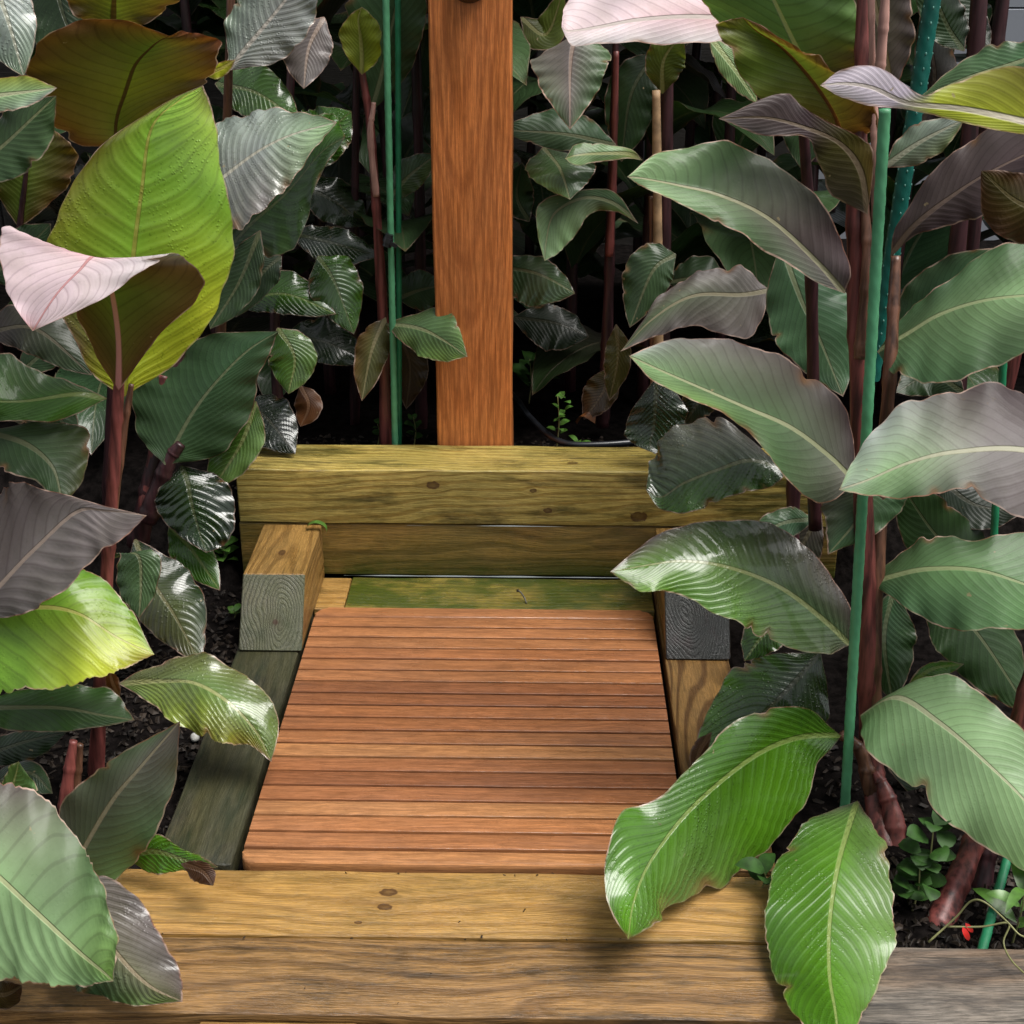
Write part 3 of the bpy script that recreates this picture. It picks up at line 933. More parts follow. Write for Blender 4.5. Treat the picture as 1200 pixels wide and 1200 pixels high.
RL(A, [(126, 467), (70, 492, 90, 462, 95, 452), (0, 494, 30, 470, 45, 434), (-60, 500, -20, 470, -10, 416), (-90, 470)], 1.62, 1.56, ('BD>DG', 'LG:0,BD:.3,BD:1', 'DG'), wet=.2, trans=.15)
RL(A, [(138, 801), (190, 776, 185, 797, 186, 830), (245, 768, 225, 799, 230, 860), (297, 795, 265, 822, 262, 871), (327, 845, 300, 858, 293, 874), (318, 893)], 1.64, 1.53,
   ('X>X>O', 'X>LG>O', 'LG>OG>R'), wet=.85, trans=.1, pleat=.004, ripple=.007, npl=13, wild=1.2, rag=.12)
SL(A, [(140, 820), (132, 800), (128, 784)], 8, 8, 1.60, 1.58, 'R', tilt=0, wet=0)

# ---- B: plant outside the left edge reaching in
B = plant('canna at the left edge with purple pleated leaf above a lime one', 6, 900, 1.5)
stem(B, [(-40, 960, 1.5, 11), (-35, 760, 1.5, 10), (-30, 560, 1.52, 9), (-26, 250, 1.53, 7), (-24, 0, 1.53, 3)], STEM_R)
RL(B, [(-70, 720), (-15, 590, -15, 700, 0, 724), (22, 566, 40, 645, 52, 708), (72, 578, 88, 600, 108, 655), (120, 592, 125, 598, 142, 634), (172, 604)], 1.50, 1.46,
   ('P>P>P', 'P>PG>PG', 'PG>PG>P'), wet=.05, pleat=.0042, ripple=.003, npl=11)
RL(B, [(-80, 742), (-10, 712, -10, 722, -10, 808), (50, 690, 45, 712, 50, 806), (98, 664, 92, 719, 105, 797), (150, 712, 140, 748, 147, 783), (181, 767)], 1.52, 1.50,
   ('B>B>BY', 'BY>BY>YL', 'B>BY>YL>R'), wet=.35, trans=.22, pleat=.0018, ripple=.004, npl=9, rag=.25)
RL(B, [(-50, 830), (30, 806, 0, 829, 0, 853), (90, 802, 70, 829, 60, 858), (135, 812, 120, 838, 118, 852), (158, 844)], 1.55, 1.55, ('BD>D', 'DG', 'BD>DG'), wet=.3)
RL(B, [(-20, 505), (60, 495, 30, 520, 0, 548), (103, 508, 60, 545, 45, 566), (98, 560, 70, 575, 62, 588), (71, 594)], 1.60, 1.55, ('DG>OD', 'DG', 'DG>D'), wet=.1, pleat=.001)
SL(B, [(-30, 890), (20, 872), (78, 858)], 16, 24, 1.62, 1.58, 'K>D', wet=.3)
SL(B, [(-30, 930), (30, 905), (62, 930)], 14, 26, 1.55, 1.5, 'D>DG', wet=.5)

# ---- C: behind A, cupped brown leaves at the top left
C = plant('canna with cupped olive brown leaf backs at the top left', 140, 560, 2.0)
stem(C, [(128, 600, 1.98, 9), (138, 320, 1.96, 7), (140, 150, 1.93, 6), (134, 10, 1.92, 6), (132, -60, 1.92, 6)], STEM_D)
RL(C, [(136, 172), (78, 165, 137, 140, 200, 120), (40, 112, 147, 108, 238, 98), (30, 78, 158, 78, 258, 70), (62, 38, 176, 58, 254, 46), (130, 22, 190, 46, 225, 36), (198, 42)], 1.90, 1.84,
   ('RR>OB>RR', 'O>OG>O>OB', 'OB>OB>RR>RR'), tilt=-.2, droop=-.35, wet=.1, trans=.35, pleat=.0012, ripple=.003, npl=12, rib=(.055, .016, .010))
RL(C, [(133, 36), (92, 20, 133, 12, 180, 22), (76, -10, 135, -15, 216, -10), (80, -60, 140, -60, 200, -60), (145, -110)], 1.90, 1.84, ('OB', 'O>OG', 'OB'), tilt=-.2, droop=-.35, trans=.35, rib=(.055, .016, .010))
SL(C, [(236, 84), (255, 82), (276, 70)], 8, 10, 1.86, 1.86, 'OB>YL>R', tilt=0, trans=.2)
RL(C, [(22, 268), (-5, 225, 28, 230, 60, 238), (-15, 190, 31, 200, 86, 205), (10, 158, 40, 172, 86, 172), (60, 150)], 1.95, 1.95, ('OD', 'O', 'OB'), tilt=-.1, droop=-.2, trans=.3, rib=(.055, .016, .010))
stem(C, [(26, 300, 1.96, 6), (24, 262, 1.95, 4), (31, 200, 1.945, 2.5)], STEM_D, 'petiole')
SL(C, [(60, -50), (75, 20), (105, 80)], 30, 45, 2.05, 1.98, 'K>D', wet=.3)
# ---- E: further left edge, pale tops
E_ = plant('canna at the upper left edge with pale glossy wet leaves', 4, 600, 1.8)
stem(E_, [(-30, 640, 1.8, 9), (-34, 200, 1.8, 8), (-30, -60, 1.8, 7)], STEM_R)
SL(E_, [(-60, 122), (10, 110), (67, 103)], 20, 20, 1.74, 1.70, ('OG', 'M', 'M>S'), wet=.1)
SL(E_, [(-50, 210), (10, 165), (66, 112)], 32, 42, 1.80, 1.78, ('DG', 'G', 'DG>G'), wet=.15, pleat=.002)
SL(E_, [(-25, -50), (5, 10), (28, 90)], 34, 44, 1.82, 1.76, 'G>S>G', wet=.9)
SL(E_, [(-20, 330), (20, 300), (60, 262)], 30, 30, 1.9, 1.9, 'D', wet=.2)
SL(E_, [(-20, 390), (40, 385), (108, 440)], 30, 30, 1.86, 1.8, 'PD>D', wet=.2)
SL(E_, [(20, 440), (60, 400), (100, 330)], 25, 25, 2.0, 2.0, 'D>DG', wet=.2)
SL(E_, [(-20, 470), (50, 475), (95, 520)], 25, 30, 1.85, 1.85, 'K>D', wet=.2)

# ---- F: dark red bundle left of the block
F_ = plant('canna with thick dark red stems and a broad grey green leaf, left of the block', 168, 640, 1.98)
stem(F_, [(160, 640, 1.98, 13), (178, 560, 1.98, 11), (200, 470, 2.0, 9), (214, 395, 2.02, 7), (240, 250, 2.1, 6)], STEM_D)
stem(F_, [(172, 610, 1.96, 12), (196, 545, 1.96, 9), (212, 520, 1.96, 6)], STEM_D, 'leaf_sheath')
stem(F_, [(170, 600, 1.97, 9), (186, 500, 1.99, 8), (192, 440, 2.0, 6)], STEM_R, 'leaf_sheath')
RL(F_, [(193, 545), (160, 505, 205, 520, 258, 532), (158, 452, 228, 480, 292, 488), (190, 418, 258, 443, 304, 440), (250, 392, 292, 410, 320, 405), (327, 388)], 1.95, 2.0,
   ('DG>D', 'DG>T', 'D>DG'), tilt=.5, wet=.2, pleat=.0014, npl=16)
SL(F_, [(300, 470), (283, 520), (246, 576)], 24, 34, 2.02, 1.98, ('LG', 'BD>LG', 'BD'), wet=.6, trans=.25)
RL(F_, [(212, 545), (258, 558, 220, 565, 184, 578), (276, 595, 226, 595, 184, 600), (268, 634, 234, 625, 210, 628), (242, 648)], 1.97, 1.90, ('K', 'D', 'K'), wet=1, pleat=.003, npl=9)
SL(F_, [(158, 632), (178, 680), (205, 722), (236, 780)], 44, 38, 1.92, 1.79, ('K>D', 'D>X', 'K>OD'), wet=.9, pleat=.0016)
RL(F_, [(128, 655), (184, 648, 160, 650, 140, 648), (184, 690, 165, 685, 138, 690), (163, 726)], 1.80, 1.75, ('G', 'DG>G', 'DG'), wet=.5)
SL(F_, [(198, 615), (225, 645), (258, 692)], 22, 25, 1.98, 1.9, 'BD', wet=.6, trans=.2)

# ---- G: behind the bright leaf
G_ = plant('canna with silvery rain wet leaves behind the bright yellow green leaf', 262, 560, 2.2)
stem(G_, [(250, 600, 2.16, 8), (262, 300, 2.16, 6), (268, 80, 2.14, 5), (272, -40, 2.14, 5)], STEM_B)
SL(G_, [(268, 82), (318, 20), (372, -50)], 46, 46, 2.1, 2.12, ('G>S', 'S>PG', 'PG>S'), wet=.9, pleat=.003)
SL(G_, [(252, 98), (300, 108), (352, 144)], 30, 32, 2.18, 2.12, ('G>BD', 'BD>G', 'BD>LG'), wet=.95, pleat=.0018)
RL(G_, [(245, 222), (250, 150, 272, 198, 266, 272), (296, 131, 306, 175, 312, 245), (345, 128, 345, 158, 352, 197), (395, 143)], 2.05, 2.05,
   ('G>S>G', 'PG>S>M', 'DG>PG>M'), wet=.85, pleat=.0042, npl=12, tilt=.9)
RL(G_, [(262, 300), (290, 230, 295, 262, 290, 306), (340, 170, 335, 225, 345, 290), (385, 130, 375, 180, 372, 215), (405, 160)], 2.14, 2.18, ('D>BD', 'D', 'D>DG'), wet=.6)
SL(G_, [(330, 170), (375, 160), (412, 130)], 36, 34, 2.22, 2.25, 'K>BD', wet=.9)
SL(G_, [(305, 270), (280, 330), (246, 386)], 24, 28, 2.12, 2.06, ('DG', 'DG>G', 'DG'), wet=.4)
# ---- H
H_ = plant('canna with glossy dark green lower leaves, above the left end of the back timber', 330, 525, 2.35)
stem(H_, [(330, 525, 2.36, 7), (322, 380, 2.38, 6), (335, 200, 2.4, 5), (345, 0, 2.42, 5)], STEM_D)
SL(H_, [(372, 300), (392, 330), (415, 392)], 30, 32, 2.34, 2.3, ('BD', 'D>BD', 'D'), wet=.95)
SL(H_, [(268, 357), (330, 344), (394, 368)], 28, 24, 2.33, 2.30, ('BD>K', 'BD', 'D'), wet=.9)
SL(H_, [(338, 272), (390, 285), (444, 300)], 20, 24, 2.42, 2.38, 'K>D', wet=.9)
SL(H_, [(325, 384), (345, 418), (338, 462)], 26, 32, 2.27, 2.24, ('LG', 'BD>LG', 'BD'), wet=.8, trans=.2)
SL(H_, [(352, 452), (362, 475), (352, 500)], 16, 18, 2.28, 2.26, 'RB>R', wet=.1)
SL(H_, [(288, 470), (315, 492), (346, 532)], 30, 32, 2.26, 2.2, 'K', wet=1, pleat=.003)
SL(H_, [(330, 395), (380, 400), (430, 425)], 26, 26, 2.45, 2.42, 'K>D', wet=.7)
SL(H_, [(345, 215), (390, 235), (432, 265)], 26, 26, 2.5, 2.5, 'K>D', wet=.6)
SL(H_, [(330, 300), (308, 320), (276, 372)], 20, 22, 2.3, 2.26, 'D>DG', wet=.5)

# ---- J: pink red stem beside the thin stakes
J = plant('canna with slender pinkish stem beside the thin green stakes', 452, 518, 2.36)
stem(J, [(453, 530, 2.34, 8), (450, 400, 2.34, 7), (442, 260, 2.34, 5.5), (434, 150, 2.34, 5), (424, 82, 2.34, 4)], STEM_R)
stem(J, [(441, 230, 2.335, 4), (434, 160, 2.335, 4), (438, 120, 2.34, 3)], STEM_P, 'leaf_sheath')
RL(J, [(424, 88), (404, 62, 424, 62, 442, 72), (398, 36, 422, 40, 448, 42), (412, 16, 420, 22, 436, 18), (424, 8)], 2.33, 2.32, ('OG', 'O>OG', 'YL>O'), tilt=0, droop=-.3, trans=.4)
RL(J, [(434, 132), (425, 90, 446, 92, 478, 88), (412, 40, 457, 40, 494, 45), (405, -30, 468, -20, 500, -20), (475, -110)], 2.38, 2.36, ('G>DG', 'G>T', 'DG>G'), tilt=.3, wet=.15)
RL(J, [(452, 380), (482, 368, 476, 382, 466, 396), (522, 362, 500, 388, 490, 416), (538, 384, 525, 402, 520, 424), (548, 418)], 2.31, 2.21, ('X>G>LG', 'G', 'X>LG>O'), tilt=.4, wet=.35, pleat=.0016)
SL(J, [(452, 372), (436, 410), (424, 470)], 20, 20, 2.33, 2.28, ('OD', 'X', 'OB'), tilt=.1, wet=.3)
SL(J, [(462, 385), (480, 425), (476, 480)], 22, 18, 2.42, 2.40, 'OD>RB', wet=.2)
SL(J, [(380, 20), (362, 55), (356, 104)], 28, 32, 2.2, 2.14, ('PG', 'P>PG', 'P'), tilt=.2, wet=.2, pleat=.0022)
# ---- K
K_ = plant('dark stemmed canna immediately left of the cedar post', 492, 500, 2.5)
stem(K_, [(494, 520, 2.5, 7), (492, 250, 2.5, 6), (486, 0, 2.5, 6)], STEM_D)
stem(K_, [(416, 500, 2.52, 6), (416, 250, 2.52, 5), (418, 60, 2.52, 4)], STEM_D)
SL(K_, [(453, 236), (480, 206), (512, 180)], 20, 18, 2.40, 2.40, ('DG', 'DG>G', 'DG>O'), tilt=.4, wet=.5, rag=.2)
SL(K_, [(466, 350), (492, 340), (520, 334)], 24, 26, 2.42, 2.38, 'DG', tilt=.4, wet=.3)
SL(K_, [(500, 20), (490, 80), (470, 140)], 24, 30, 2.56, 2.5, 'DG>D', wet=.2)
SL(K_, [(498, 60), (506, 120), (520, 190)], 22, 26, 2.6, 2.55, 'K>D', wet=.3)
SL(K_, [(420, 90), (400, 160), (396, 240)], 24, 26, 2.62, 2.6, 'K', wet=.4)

# ---- M: right of the post
M_ = plant('canna with small twisted grey green leaves, right of the cedar post', 712, 490, 2.5)
stem(M_, [(706, 500, 2.46, 8), (712, 380, 2.46, 6.5), (716, 240, 2.46, 5.5), (720, 120, 2.46, 4.5), (722, 40, 2.46, 4)], STEM_D)
stem(M_, [(714, 300, 2.45, 5), (719, 200, 2.45, 4), (722, 60, 2.45, 3.5)], STEM_R, 'leaf_sheath')
RL(M_, [(676, 40), (714, 60, 670, 60, 626, 66), (708, 88, 668, 84, 628, 90), (694, 118, 668, 112, 642, 118), (668, 152)], 2.38, 2.30, ('G', 'PG>P', 'PG>G'), tilt=.2, wet=.1, pleat=.0035, npl=11)
SL(M_, [(722, 170), (660, 157), (588, 152)], 20, 28, 2.44, 2.40, ('DG', 'DG', 'T>DG'), tilt=.5, wet=.1)
RL(M_, [(753, 188), (735, 186, 735, 180, 738, 174), (700, 190, 700, 180, 705, 169), (675, 194, 675, 182, 676, 168), (662, 186)], 2.38, 2.32, ('OG:0,LG:.4,M:1', 'OG:0,G:.4,LG:1', 'OG:0,M:.4,G:1'), tilt=.6)
RL(M_, [(636, 172), (694, 190, 652, 190, 616, 198), (690, 212, 660, 208, 632, 216), (668, 234)], 2.40, 2.33, ('DG', 'G', 'DG>LG'), tilt=.5, wet=.3, rag=.2)
RL(M_, [(748, 262), (720, 248, 718, 238, 722, 226), (690, 252, 684, 232, 686, 222), (668, 284, 650, 250, 634, 236), (652, 298, 640, 284, 630, 272), (638, 306)], 2.42, 2.32, ('LG:0,OD:.3,M:.6,G:1', 'DG:0,DG:.4,G:1', 'DG:0,G:.5,M:1'), tilt=.3, wet=.1)
SL(M_, [(576, 312), (628, 320), (674, 344)], 20, 40, 2.44, 2.38, ('DG', 'DG>G', 'G>DG'), tilt=.5, wet=.4)
SL(M_, [(600, 372), (650, 378), (690, 395)], 20, 34, 2.52, 2.5, 'K', wet=.2)
SL(M_, [(716, 430), (706, 460), (684, 492)], 18, 22, 2.44, 2.42, 'OD>RB', wet=.5)
SL(M_, [(722, 380), (724, 420), (714, 470)], 16, 16, 2.4, 2.38, 'OD', tilt=.1, wet=.5)
SL(M_, [(610, 20), (640, 40), (660, -10)], 20, 20, 2.5, 2.5, 'OD>O', wet=.1)
SL(M_, [(620, 260), (606, 230), (612, 190)], 20, 20, 2.6, 2.6, 'K>D', wet=.1)
# ---- N
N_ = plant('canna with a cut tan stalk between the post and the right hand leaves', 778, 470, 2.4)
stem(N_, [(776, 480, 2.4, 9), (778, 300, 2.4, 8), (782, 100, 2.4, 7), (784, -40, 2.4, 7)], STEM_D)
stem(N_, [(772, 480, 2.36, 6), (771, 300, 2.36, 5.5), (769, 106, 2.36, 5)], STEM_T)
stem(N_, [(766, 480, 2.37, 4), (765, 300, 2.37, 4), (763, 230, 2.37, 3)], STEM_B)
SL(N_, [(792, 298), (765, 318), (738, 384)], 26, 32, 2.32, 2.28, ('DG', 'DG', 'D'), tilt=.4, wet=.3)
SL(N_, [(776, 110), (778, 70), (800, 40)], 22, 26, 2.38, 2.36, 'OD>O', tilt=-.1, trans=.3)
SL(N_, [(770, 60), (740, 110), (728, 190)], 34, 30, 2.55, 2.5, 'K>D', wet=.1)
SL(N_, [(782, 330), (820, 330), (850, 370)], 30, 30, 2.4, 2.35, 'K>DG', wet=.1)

# ---- RC: low dark plant overhanging the right end of the back timber
RC = plant('canna with wet corrugated leaf drooping over the right end of the back timber', 930, 640, 1.98)
stem(RC, [(925, 700, 1.96, 9), (930, 560, 1.98, 8), (925, 420, 2.0, 7), (915, 280, 2.04, 6)], STEM_D)
RL(RC, [(922, 553), (905, 570, 880, 540, 862, 498), (862, 580, 842, 550, 815, 490), (812, 600, 800, 566, 778, 513), (775, 597, 775, 582, 762, 545), (757, 574)], 1.97, 2.02,
   ('D>BD', 'DG>D', 'PG>DG'), tilt=.8, wet=.95, pleat=.0048, npl=11)
RL(RC, [(770, 440), (800, 470, 768, 470, 742, 478), (802, 500, 766, 500, 732, 505), (780, 524, 762, 520, 742, 520), (768, 532)], 2.20, 2.16, 'K>D', tilt=.4, wet=1, pleat=.002)
RL(RC, [(902, 340), (880, 395, 868, 345, 868, 314), (815, 382, 812, 347, 825, 318), (770, 394, 765, 374, 780, 340), (727, 412)], 2.12, 2.06, ('P>PG', 'P>G', 'PG>P'), tilt=.6, wet=.05, pleat=.003)
SL(RC, [(915, 285), (938, 350), (962, 400), (988, 465)], 54, 48, 2.02, 1.9, ('T', 'T>DG', 'DG>T'), tilt=.2, wet=.1, pleat=.0018)
SL(RC, [(955, 608), (915, 614), (866, 642)], 20, 18, 1.92, 1.88, ('T', 'T', 'G'), tilt=.6, wet=.3)
SL(RC, [(962, 600), (935, 650), (918, 700)], 26, 26, 2.0, 1.95, 'PD>D', wet=.4)
SL(RC, [(945, 720), (900, 740), (872, 775)], 24, 26, 1.84, 1.8, 'BD>D', wet=.9)
SL(RC, [(845, 440), (820, 470), (800, 500)], 20, 20, 2.2, 2.2, 'K', wet=.6)

# ---- RA: the main right hand clump behind the mint stake
RA = plant('large canna clump behind the mint green stake, leaves reaching over the mat', 1030, 985, 1.5)
stem(RA, [(1038, 1010, 1.47, 15), (1022, 900, 1.56, 13), (1016, 760, 1.58, 12), (1012, 600, 1.59, 12), (1006, 400, 1.60, 12), (1003, 240, 1.61, 11), (1008, 120, 1.62, 9), (1014, -60, 1.63, 7)], STEM_R)
stem(RA, [(1052, 1040, 1.45, 12), (1048, 965, 1.50, 12), (1036, 925, 1.525, 9), (1026, 905, 1.54, 4)], STEM_R, 'leaf_sheath')
stem(RA, [(1026, 860, 1.57, 10), (1024, 760, 1.58, 9), (1034, 560, 1.62, 8), (1044, 420, 1.64, 8), (1050, 300, 1.68, 6)], STEM_B)
stem(RA, [(985, 860, 1.56, 6), (1008, 880, 1.555, 8), (1022, 930, 1.54, 10)], STEM_B, 'petiole')
stem(RA, [(1008, 420, 1.585, 8), (1016, 320, 1.59, 7), (1014, 240, 1.60, 5)], STEM_B, 'leaf_sheath')
stem(RA, [(1023, 110, 1.47, 3.5), (1021, 0, 1.47, 4), (1020, -60, 1.47, 4)], STEM_P, 'bud_stalk')
stem(RA, [(1031, 85, 1.46, 6), (1036, 20, 1.46, 6), (1041, -60, 1.46, 4)], STEM_P, 'bud_stalk')
stem(RA, [(1026, 260, 1.60, 5), (1026, 190, 1.60, 5), (1024, 120, 1.6, 5)], STEM_P, 'leaf_sheath')
RL(RA, [(990, 344), (950, 327, 958, 308, 996, 302), (893, 290, 900, 256, 962, 238), (843, 264, 843, 228, 905, 186), (795, 238, 795, 216, 842, 169), (758, 222, 762, 210, 775, 178), (735, 207)], 1.58, 1.52,
   ('PG:0,G:.4,M:.8,G:1', 'PG:0,P:.25,G:.6,M:1', 'PD:0,PD:.25,DG:.6,M:1'), tilt=.8, droop=.1, wet=.1, pleat=.0024, npl=13)
RL(RA, [(1017, 252), (975, 228, 1008, 200, 1024, 190), (958, 190, 985, 168, 1012, 163), (945, 162, 945, 150, 948, 132), (892, 158, 898, 138, 918, 109), (842, 139)], 1.58, 1.54,
   ('P:0,OD:.4,PD:.6,PG:1', 'OD:0,OD:.4,PD:.6,P:1', 'OB:0,OD:.45,PD:.6,P:1'), tilt=.3, wet=.1, pleat=.001)
RL(RA, [(990, 168), (935, 142, 976, 130, 1028, 150), (888, 112, 950, 92, 1016, 108), (852, 60, 918, 58, 975, 80), (843, 28, 888, 38, 935, 52), (870, 20)], 1.62, 1.58,
   ('RR>O>OB', 'OB>O>O', 'RR>OB>RR'), tilt=-.2, droop=-.3, trans=.35, wet=.1, rib=(.12, .035, .015))
RL(RA, [(950, 88), (868, 50, 938, 64, 1008, 76), (820, 0, 910, 5, 1012, 40), (800, -70, 885, -50, 980, -30), (860, -130)], 1.68, 1.62, ('T>LG', 'LG>T', 'OB:0,OB:.3,LG:.5,T:1'), tilt=.3, trans=.25, wet=.1)
RL(RA, [(1045, 110), (1000, 60, 1035, 50, 1068, 62), (985, 0, 1025, 0, 1070, 10), (985, -60, 1015, -60, 1060, -50), (1005, -120)], 1.74, 1.70, ('P', 'P>X', 'P>PD'), tilt=.2, wet=.05)
RL(RA, [(1002, 565), (962, 590, 968, 533, 1000, 502), (915, 556, 925, 500, 968, 450), (870, 500, 870, 475, 912, 418), (812, 470, 806, 447, 845, 397), (766, 446, 766, 430, 778, 401), (737, 417)], 1.56, 1.47,
   ('P:0,G:.35,LG:.65,M:1', 'PG:0,G:.4,M:1', 'PD:0,PD:.2,P:.45,PG:.7,S:1'), tilt=.8, wet=.1, pleat=.0022, npl=14)
RL(RA, [(996, 756), (962, 768, 968, 728, 996, 712), (903, 748, 915, 689, 958, 656), (850, 725, 855, 666, 905, 613), (795, 695, 803, 658, 832, 610), (752, 694, 758, 662, 770, 626), (715, 670)], 1.55, 1.48,
   ('P:0,LG:.25,B:.6,BY:1', 'G:0,G:.3,LG:.6,B:1', 'PD:0,P:.3,DG:.6,P:.85,RB:1'), tilt=.8, wet=.75, pleat=.002, npl=14)
RL(RA, [(986, 862), (962, 895, 940, 864, 940, 829), (930, 960, 893, 881, 872, 838), (882, 1015, 843, 916, 826, 880), (828, 1045, 797, 960, 776, 931), (788, 1062, 760, 1011, 724, 960), (766, 1084, 743, 1057, 709, 1045), (736, 1101)], 1.55, 1.18,
   ('DG:0,B:.2,B:.4,LG:.6,B:1', 'B>BR>B', 'BD>BD>BR>B'), tilt=.15, droop=.1, wet=.85, trans=.2, pleat=.0022, npl=15)
RL(RA, [(1005, 938), (1024, 968, 996, 965, 948, 962), (1042, 1018, 983, 1010, 908, 1015), (1050, 1085, 973, 1075, 897, 1085), (1032, 1150, 972, 1140, 910, 1150), (1008, 1195, 979, 1190, 930, 1188), (985, 1240)], 1.47, 1.03,
   ('P:0,LG:.2,LG:.5,B:1', 'LG:0,B:.35,BR:1', 'P:0,BD:.2,BD:.5,BR:.75,BD:1'), tilt=0.0, droop=.12, wet=.6, trans=.15, pleat=.0018, npl=15, rag=.15)
RL(RA, [(962, 764), (972, 840, 935, 795, 900, 768), (930, 875, 905, 826, 858, 785), (875, 895, 862, 866, 822, 850), (815, 896)], 1.64, 1.58, ('D', 'D>K', 'D>BD>B'), tilt=.5, wet=1, pleat=.002)
RL(RA, [(1012, 555), (1062, 582, 1020, 585, 966, 585), (1032, 622, 1000, 615, 968, 618), (970, 650)], 1.62, 1.58, ('T>G', 'G>T', 'P>DG'), tilt=.3, pleat=.002)
RL(RA, [(1028, 412), (1066, 362, 1062, 392, 1045, 436), (1105, 335, 1100, 368, 1085, 448), (1160, 292, 1150, 352, 1150, 438), (1225, 288, 1210, 346, 1220, 400), (1300, 345)], 1.66, 1.60,
   ('T>G', 'G>M', 'T>G'), tilt=.7, wet=.05, pleat=.0014, npl=16)
SL(RA, [(1038, 398), (1100, 340), (1182, 290)], 30, 40, 1.74, 1.72, ('DG', 'T', 'DG'), tilt=.4, wet=.1)
RL(RA, [(1043, 302), (1052, 262, 1068, 268, 1075, 275), (1100, 196, 1112, 232, 1122, 262), (1165, 150, 1165, 198, 1172, 240), (1270, 150)], 1.72, 1.68, ('PD>P', 'P>PD', 'PD'), tilt=.5, wet=.05, pleat=.002)
SL(RA, [(1036, 196), (1080, 165), (1130, 140)], 20, 24, 1.70, 1.68, ('G>S', 'G>S', 'PG>O'), tilt=.6, wet=.1, pleat=.002)
RL(RA, [(1018, 684), (1050, 650, 1050, 674, 1048, 702), (1090, 629, 1090, 667, 1095, 732), (1150, 631, 1150, 669, 1150, 738), (1220, 633, 1220, 690, 1220, 735), (1310, 715)], 1.60, 1.52,
   ('DG>G', 'G>MM', 'T>MM'), tilt=.7, wet=.1, pleat=.0018, npl=14)
RL(RA, [(1008, 838), (1070, 797, 1052, 818, 1012, 872), (1130, 799, 1100, 846, 1062, 918), (1190, 850, 1150, 888, 1125, 972), (1240, 925, 1210, 948, 1195, 1017), (1275, 1035)], 1.53, 1.30,
   ('G>M', 'M', 'MM>M>LG'), tilt=.5, wet=.15, pleat=.0016, npl=16)
SL(RA, [(1080, 690), (1140, 735), (1210, 840)], 40, 50, 1.72, 1.64, ('DG', 'DG>D', 'D'), tilt=.5, wet=.2)
SL(RA, [(1048, 690), (1036, 750), (1046, 824)], 38, 26, 1.66, 1.60, ('D', 'T>D', 'D'), tilt=.3, wet=.3)
SL(RA, [(1190, 690), (1110, 640), (1050, 560)], 40, 40, 1.85, 1.8, 'K>D', wet=.1)
SL(RA, [(1060, 810), (1090, 785), (1130, 778)], 8, 14, 1.58, 1.56, 'BD>B', wet=.8)
SL(RA, [(834, 858), (820, 880), (811, 908)], 8, 10, 1.57, 1.55, 'RB', tilt=.1, wet=.4, rag=.3)
SL(RA, [(1200, 880), (1130, 930), (1040, 900)], 30, 30, 1.62, 1.6, 'K', wet=.1)

# ---- RB: plant just beyond the right edge
RB = plant('canna reaching in from the right edge with a twisted lavender and olive leaf', 1196, 1088, 1.4)
stem(RB, [(1098, 1092, 1.335, 19), (1124, 1030, 1.38, 15), (1152, 960, 1.42, 13), (1196, 840, 1.46, 12), (1260, 600, 1.46, 11), (1290, 300, 1.46, 9), (1296, 60, 1.46, 4)], STEM_R)
stem(RB, [(1145, 1060, 1.40, 14), (1160, 980, 1.43, 12), (1180, 860, 1.48, 10)], STEM_D, 'leaf_sheath')
RL(RB, [(1290, 165), (1200, 158, 1200, 142, 1200, 82), (1125, 143, 1132, 128, 1120, 96), (1060, 128, 1066, 121, 1080, 111), (1018, 124, 1022, 103, 1035, 80), (985, 113, 990, 98, 990, 80), (961, 100)], 1.46, 1.42,
   ('OG:0,OG:.42,LV:.55,W2:1', 'OG:0,YL:.42,LV:.55,LV:1', 'OB:0,OG:.42,LV:.55,LV:1'), tilt=.25, droop=.05, trans=.2, wet=.05, pleat=.002)
RL(RB, [(1260, 50), (1200, 82, 1200, 70, 1200, 46), (1140, 100, 1140, 88, 1140, 64), (1072, 118)], 1.52, 1.56, ('G', 'T>G', 'T>G'), tilt=.7, pleat=.0018)
RL(RB, [(1310, 565), (1205, 603, 1205, 529, 1205, 462), (1130, 577, 1120, 529, 1125, 456), (1062, 584, 1065, 541, 1062, 474), (1012, 580, 1015, 563, 1008, 527), (983, 574)], 1.42, 1.40,
   ('P:0,PG:.3,G:.6,M:1', 'P:0,PG:.3,M:.7,S:1', 'PD:0,PD:.25,P:.4,S:.75,M:1'), tilt=.8, wet=.05, pleat=.0022, npl=14)
SL(RB, [(1260, 240), (1200, 240), (1150, 200)], 46, 36, 1.62, 1.6, ('RB', 'OD', 'RB'), tilt=.1, trans=.2)

# ---- RD: dark red double stems deeper at the right
RD = plant('canna with twin dark maroon stems against the pale wall, upper right', 1110, 600, 2.1)
stem(RD, [(1090, 700, 2.05, 12), (1118, 330, 2.05, 10), (1136, 160, 2.05, 10), (1150, -40, 2.05, 10)], STEM_D)
stem(RD, [(1105, 700, 2.07, 10), (1135, 330, 2.07, 8), (1160, 120, 2.07, 8), (1180, -40, 2.07, 8)], STEM_D)
stem(RD, [(1146, 720, 1.95, 10), (1140, 600, 1.95, 9), (1186, 430, 1.95, 8), (1210, 300, 1.95, 8)], STEM_R)
SL(RD, [(1130, 60), (1105, 20), (1080, -50)], 26, 26, 2.0, 2.0, ('DG', 'D', 'K'), wet=.3, pleat=.004)
SL(RD, [(1100, -30), (1130, 20), (1160, 60)], 26, 24, 2.1, 2.05, 'D>K', pleat=.003)
SL(RD, [(1080, 150), (1095, 90), (1080, 10)], 22, 30, 2.2, 2.2, 'PD>K')
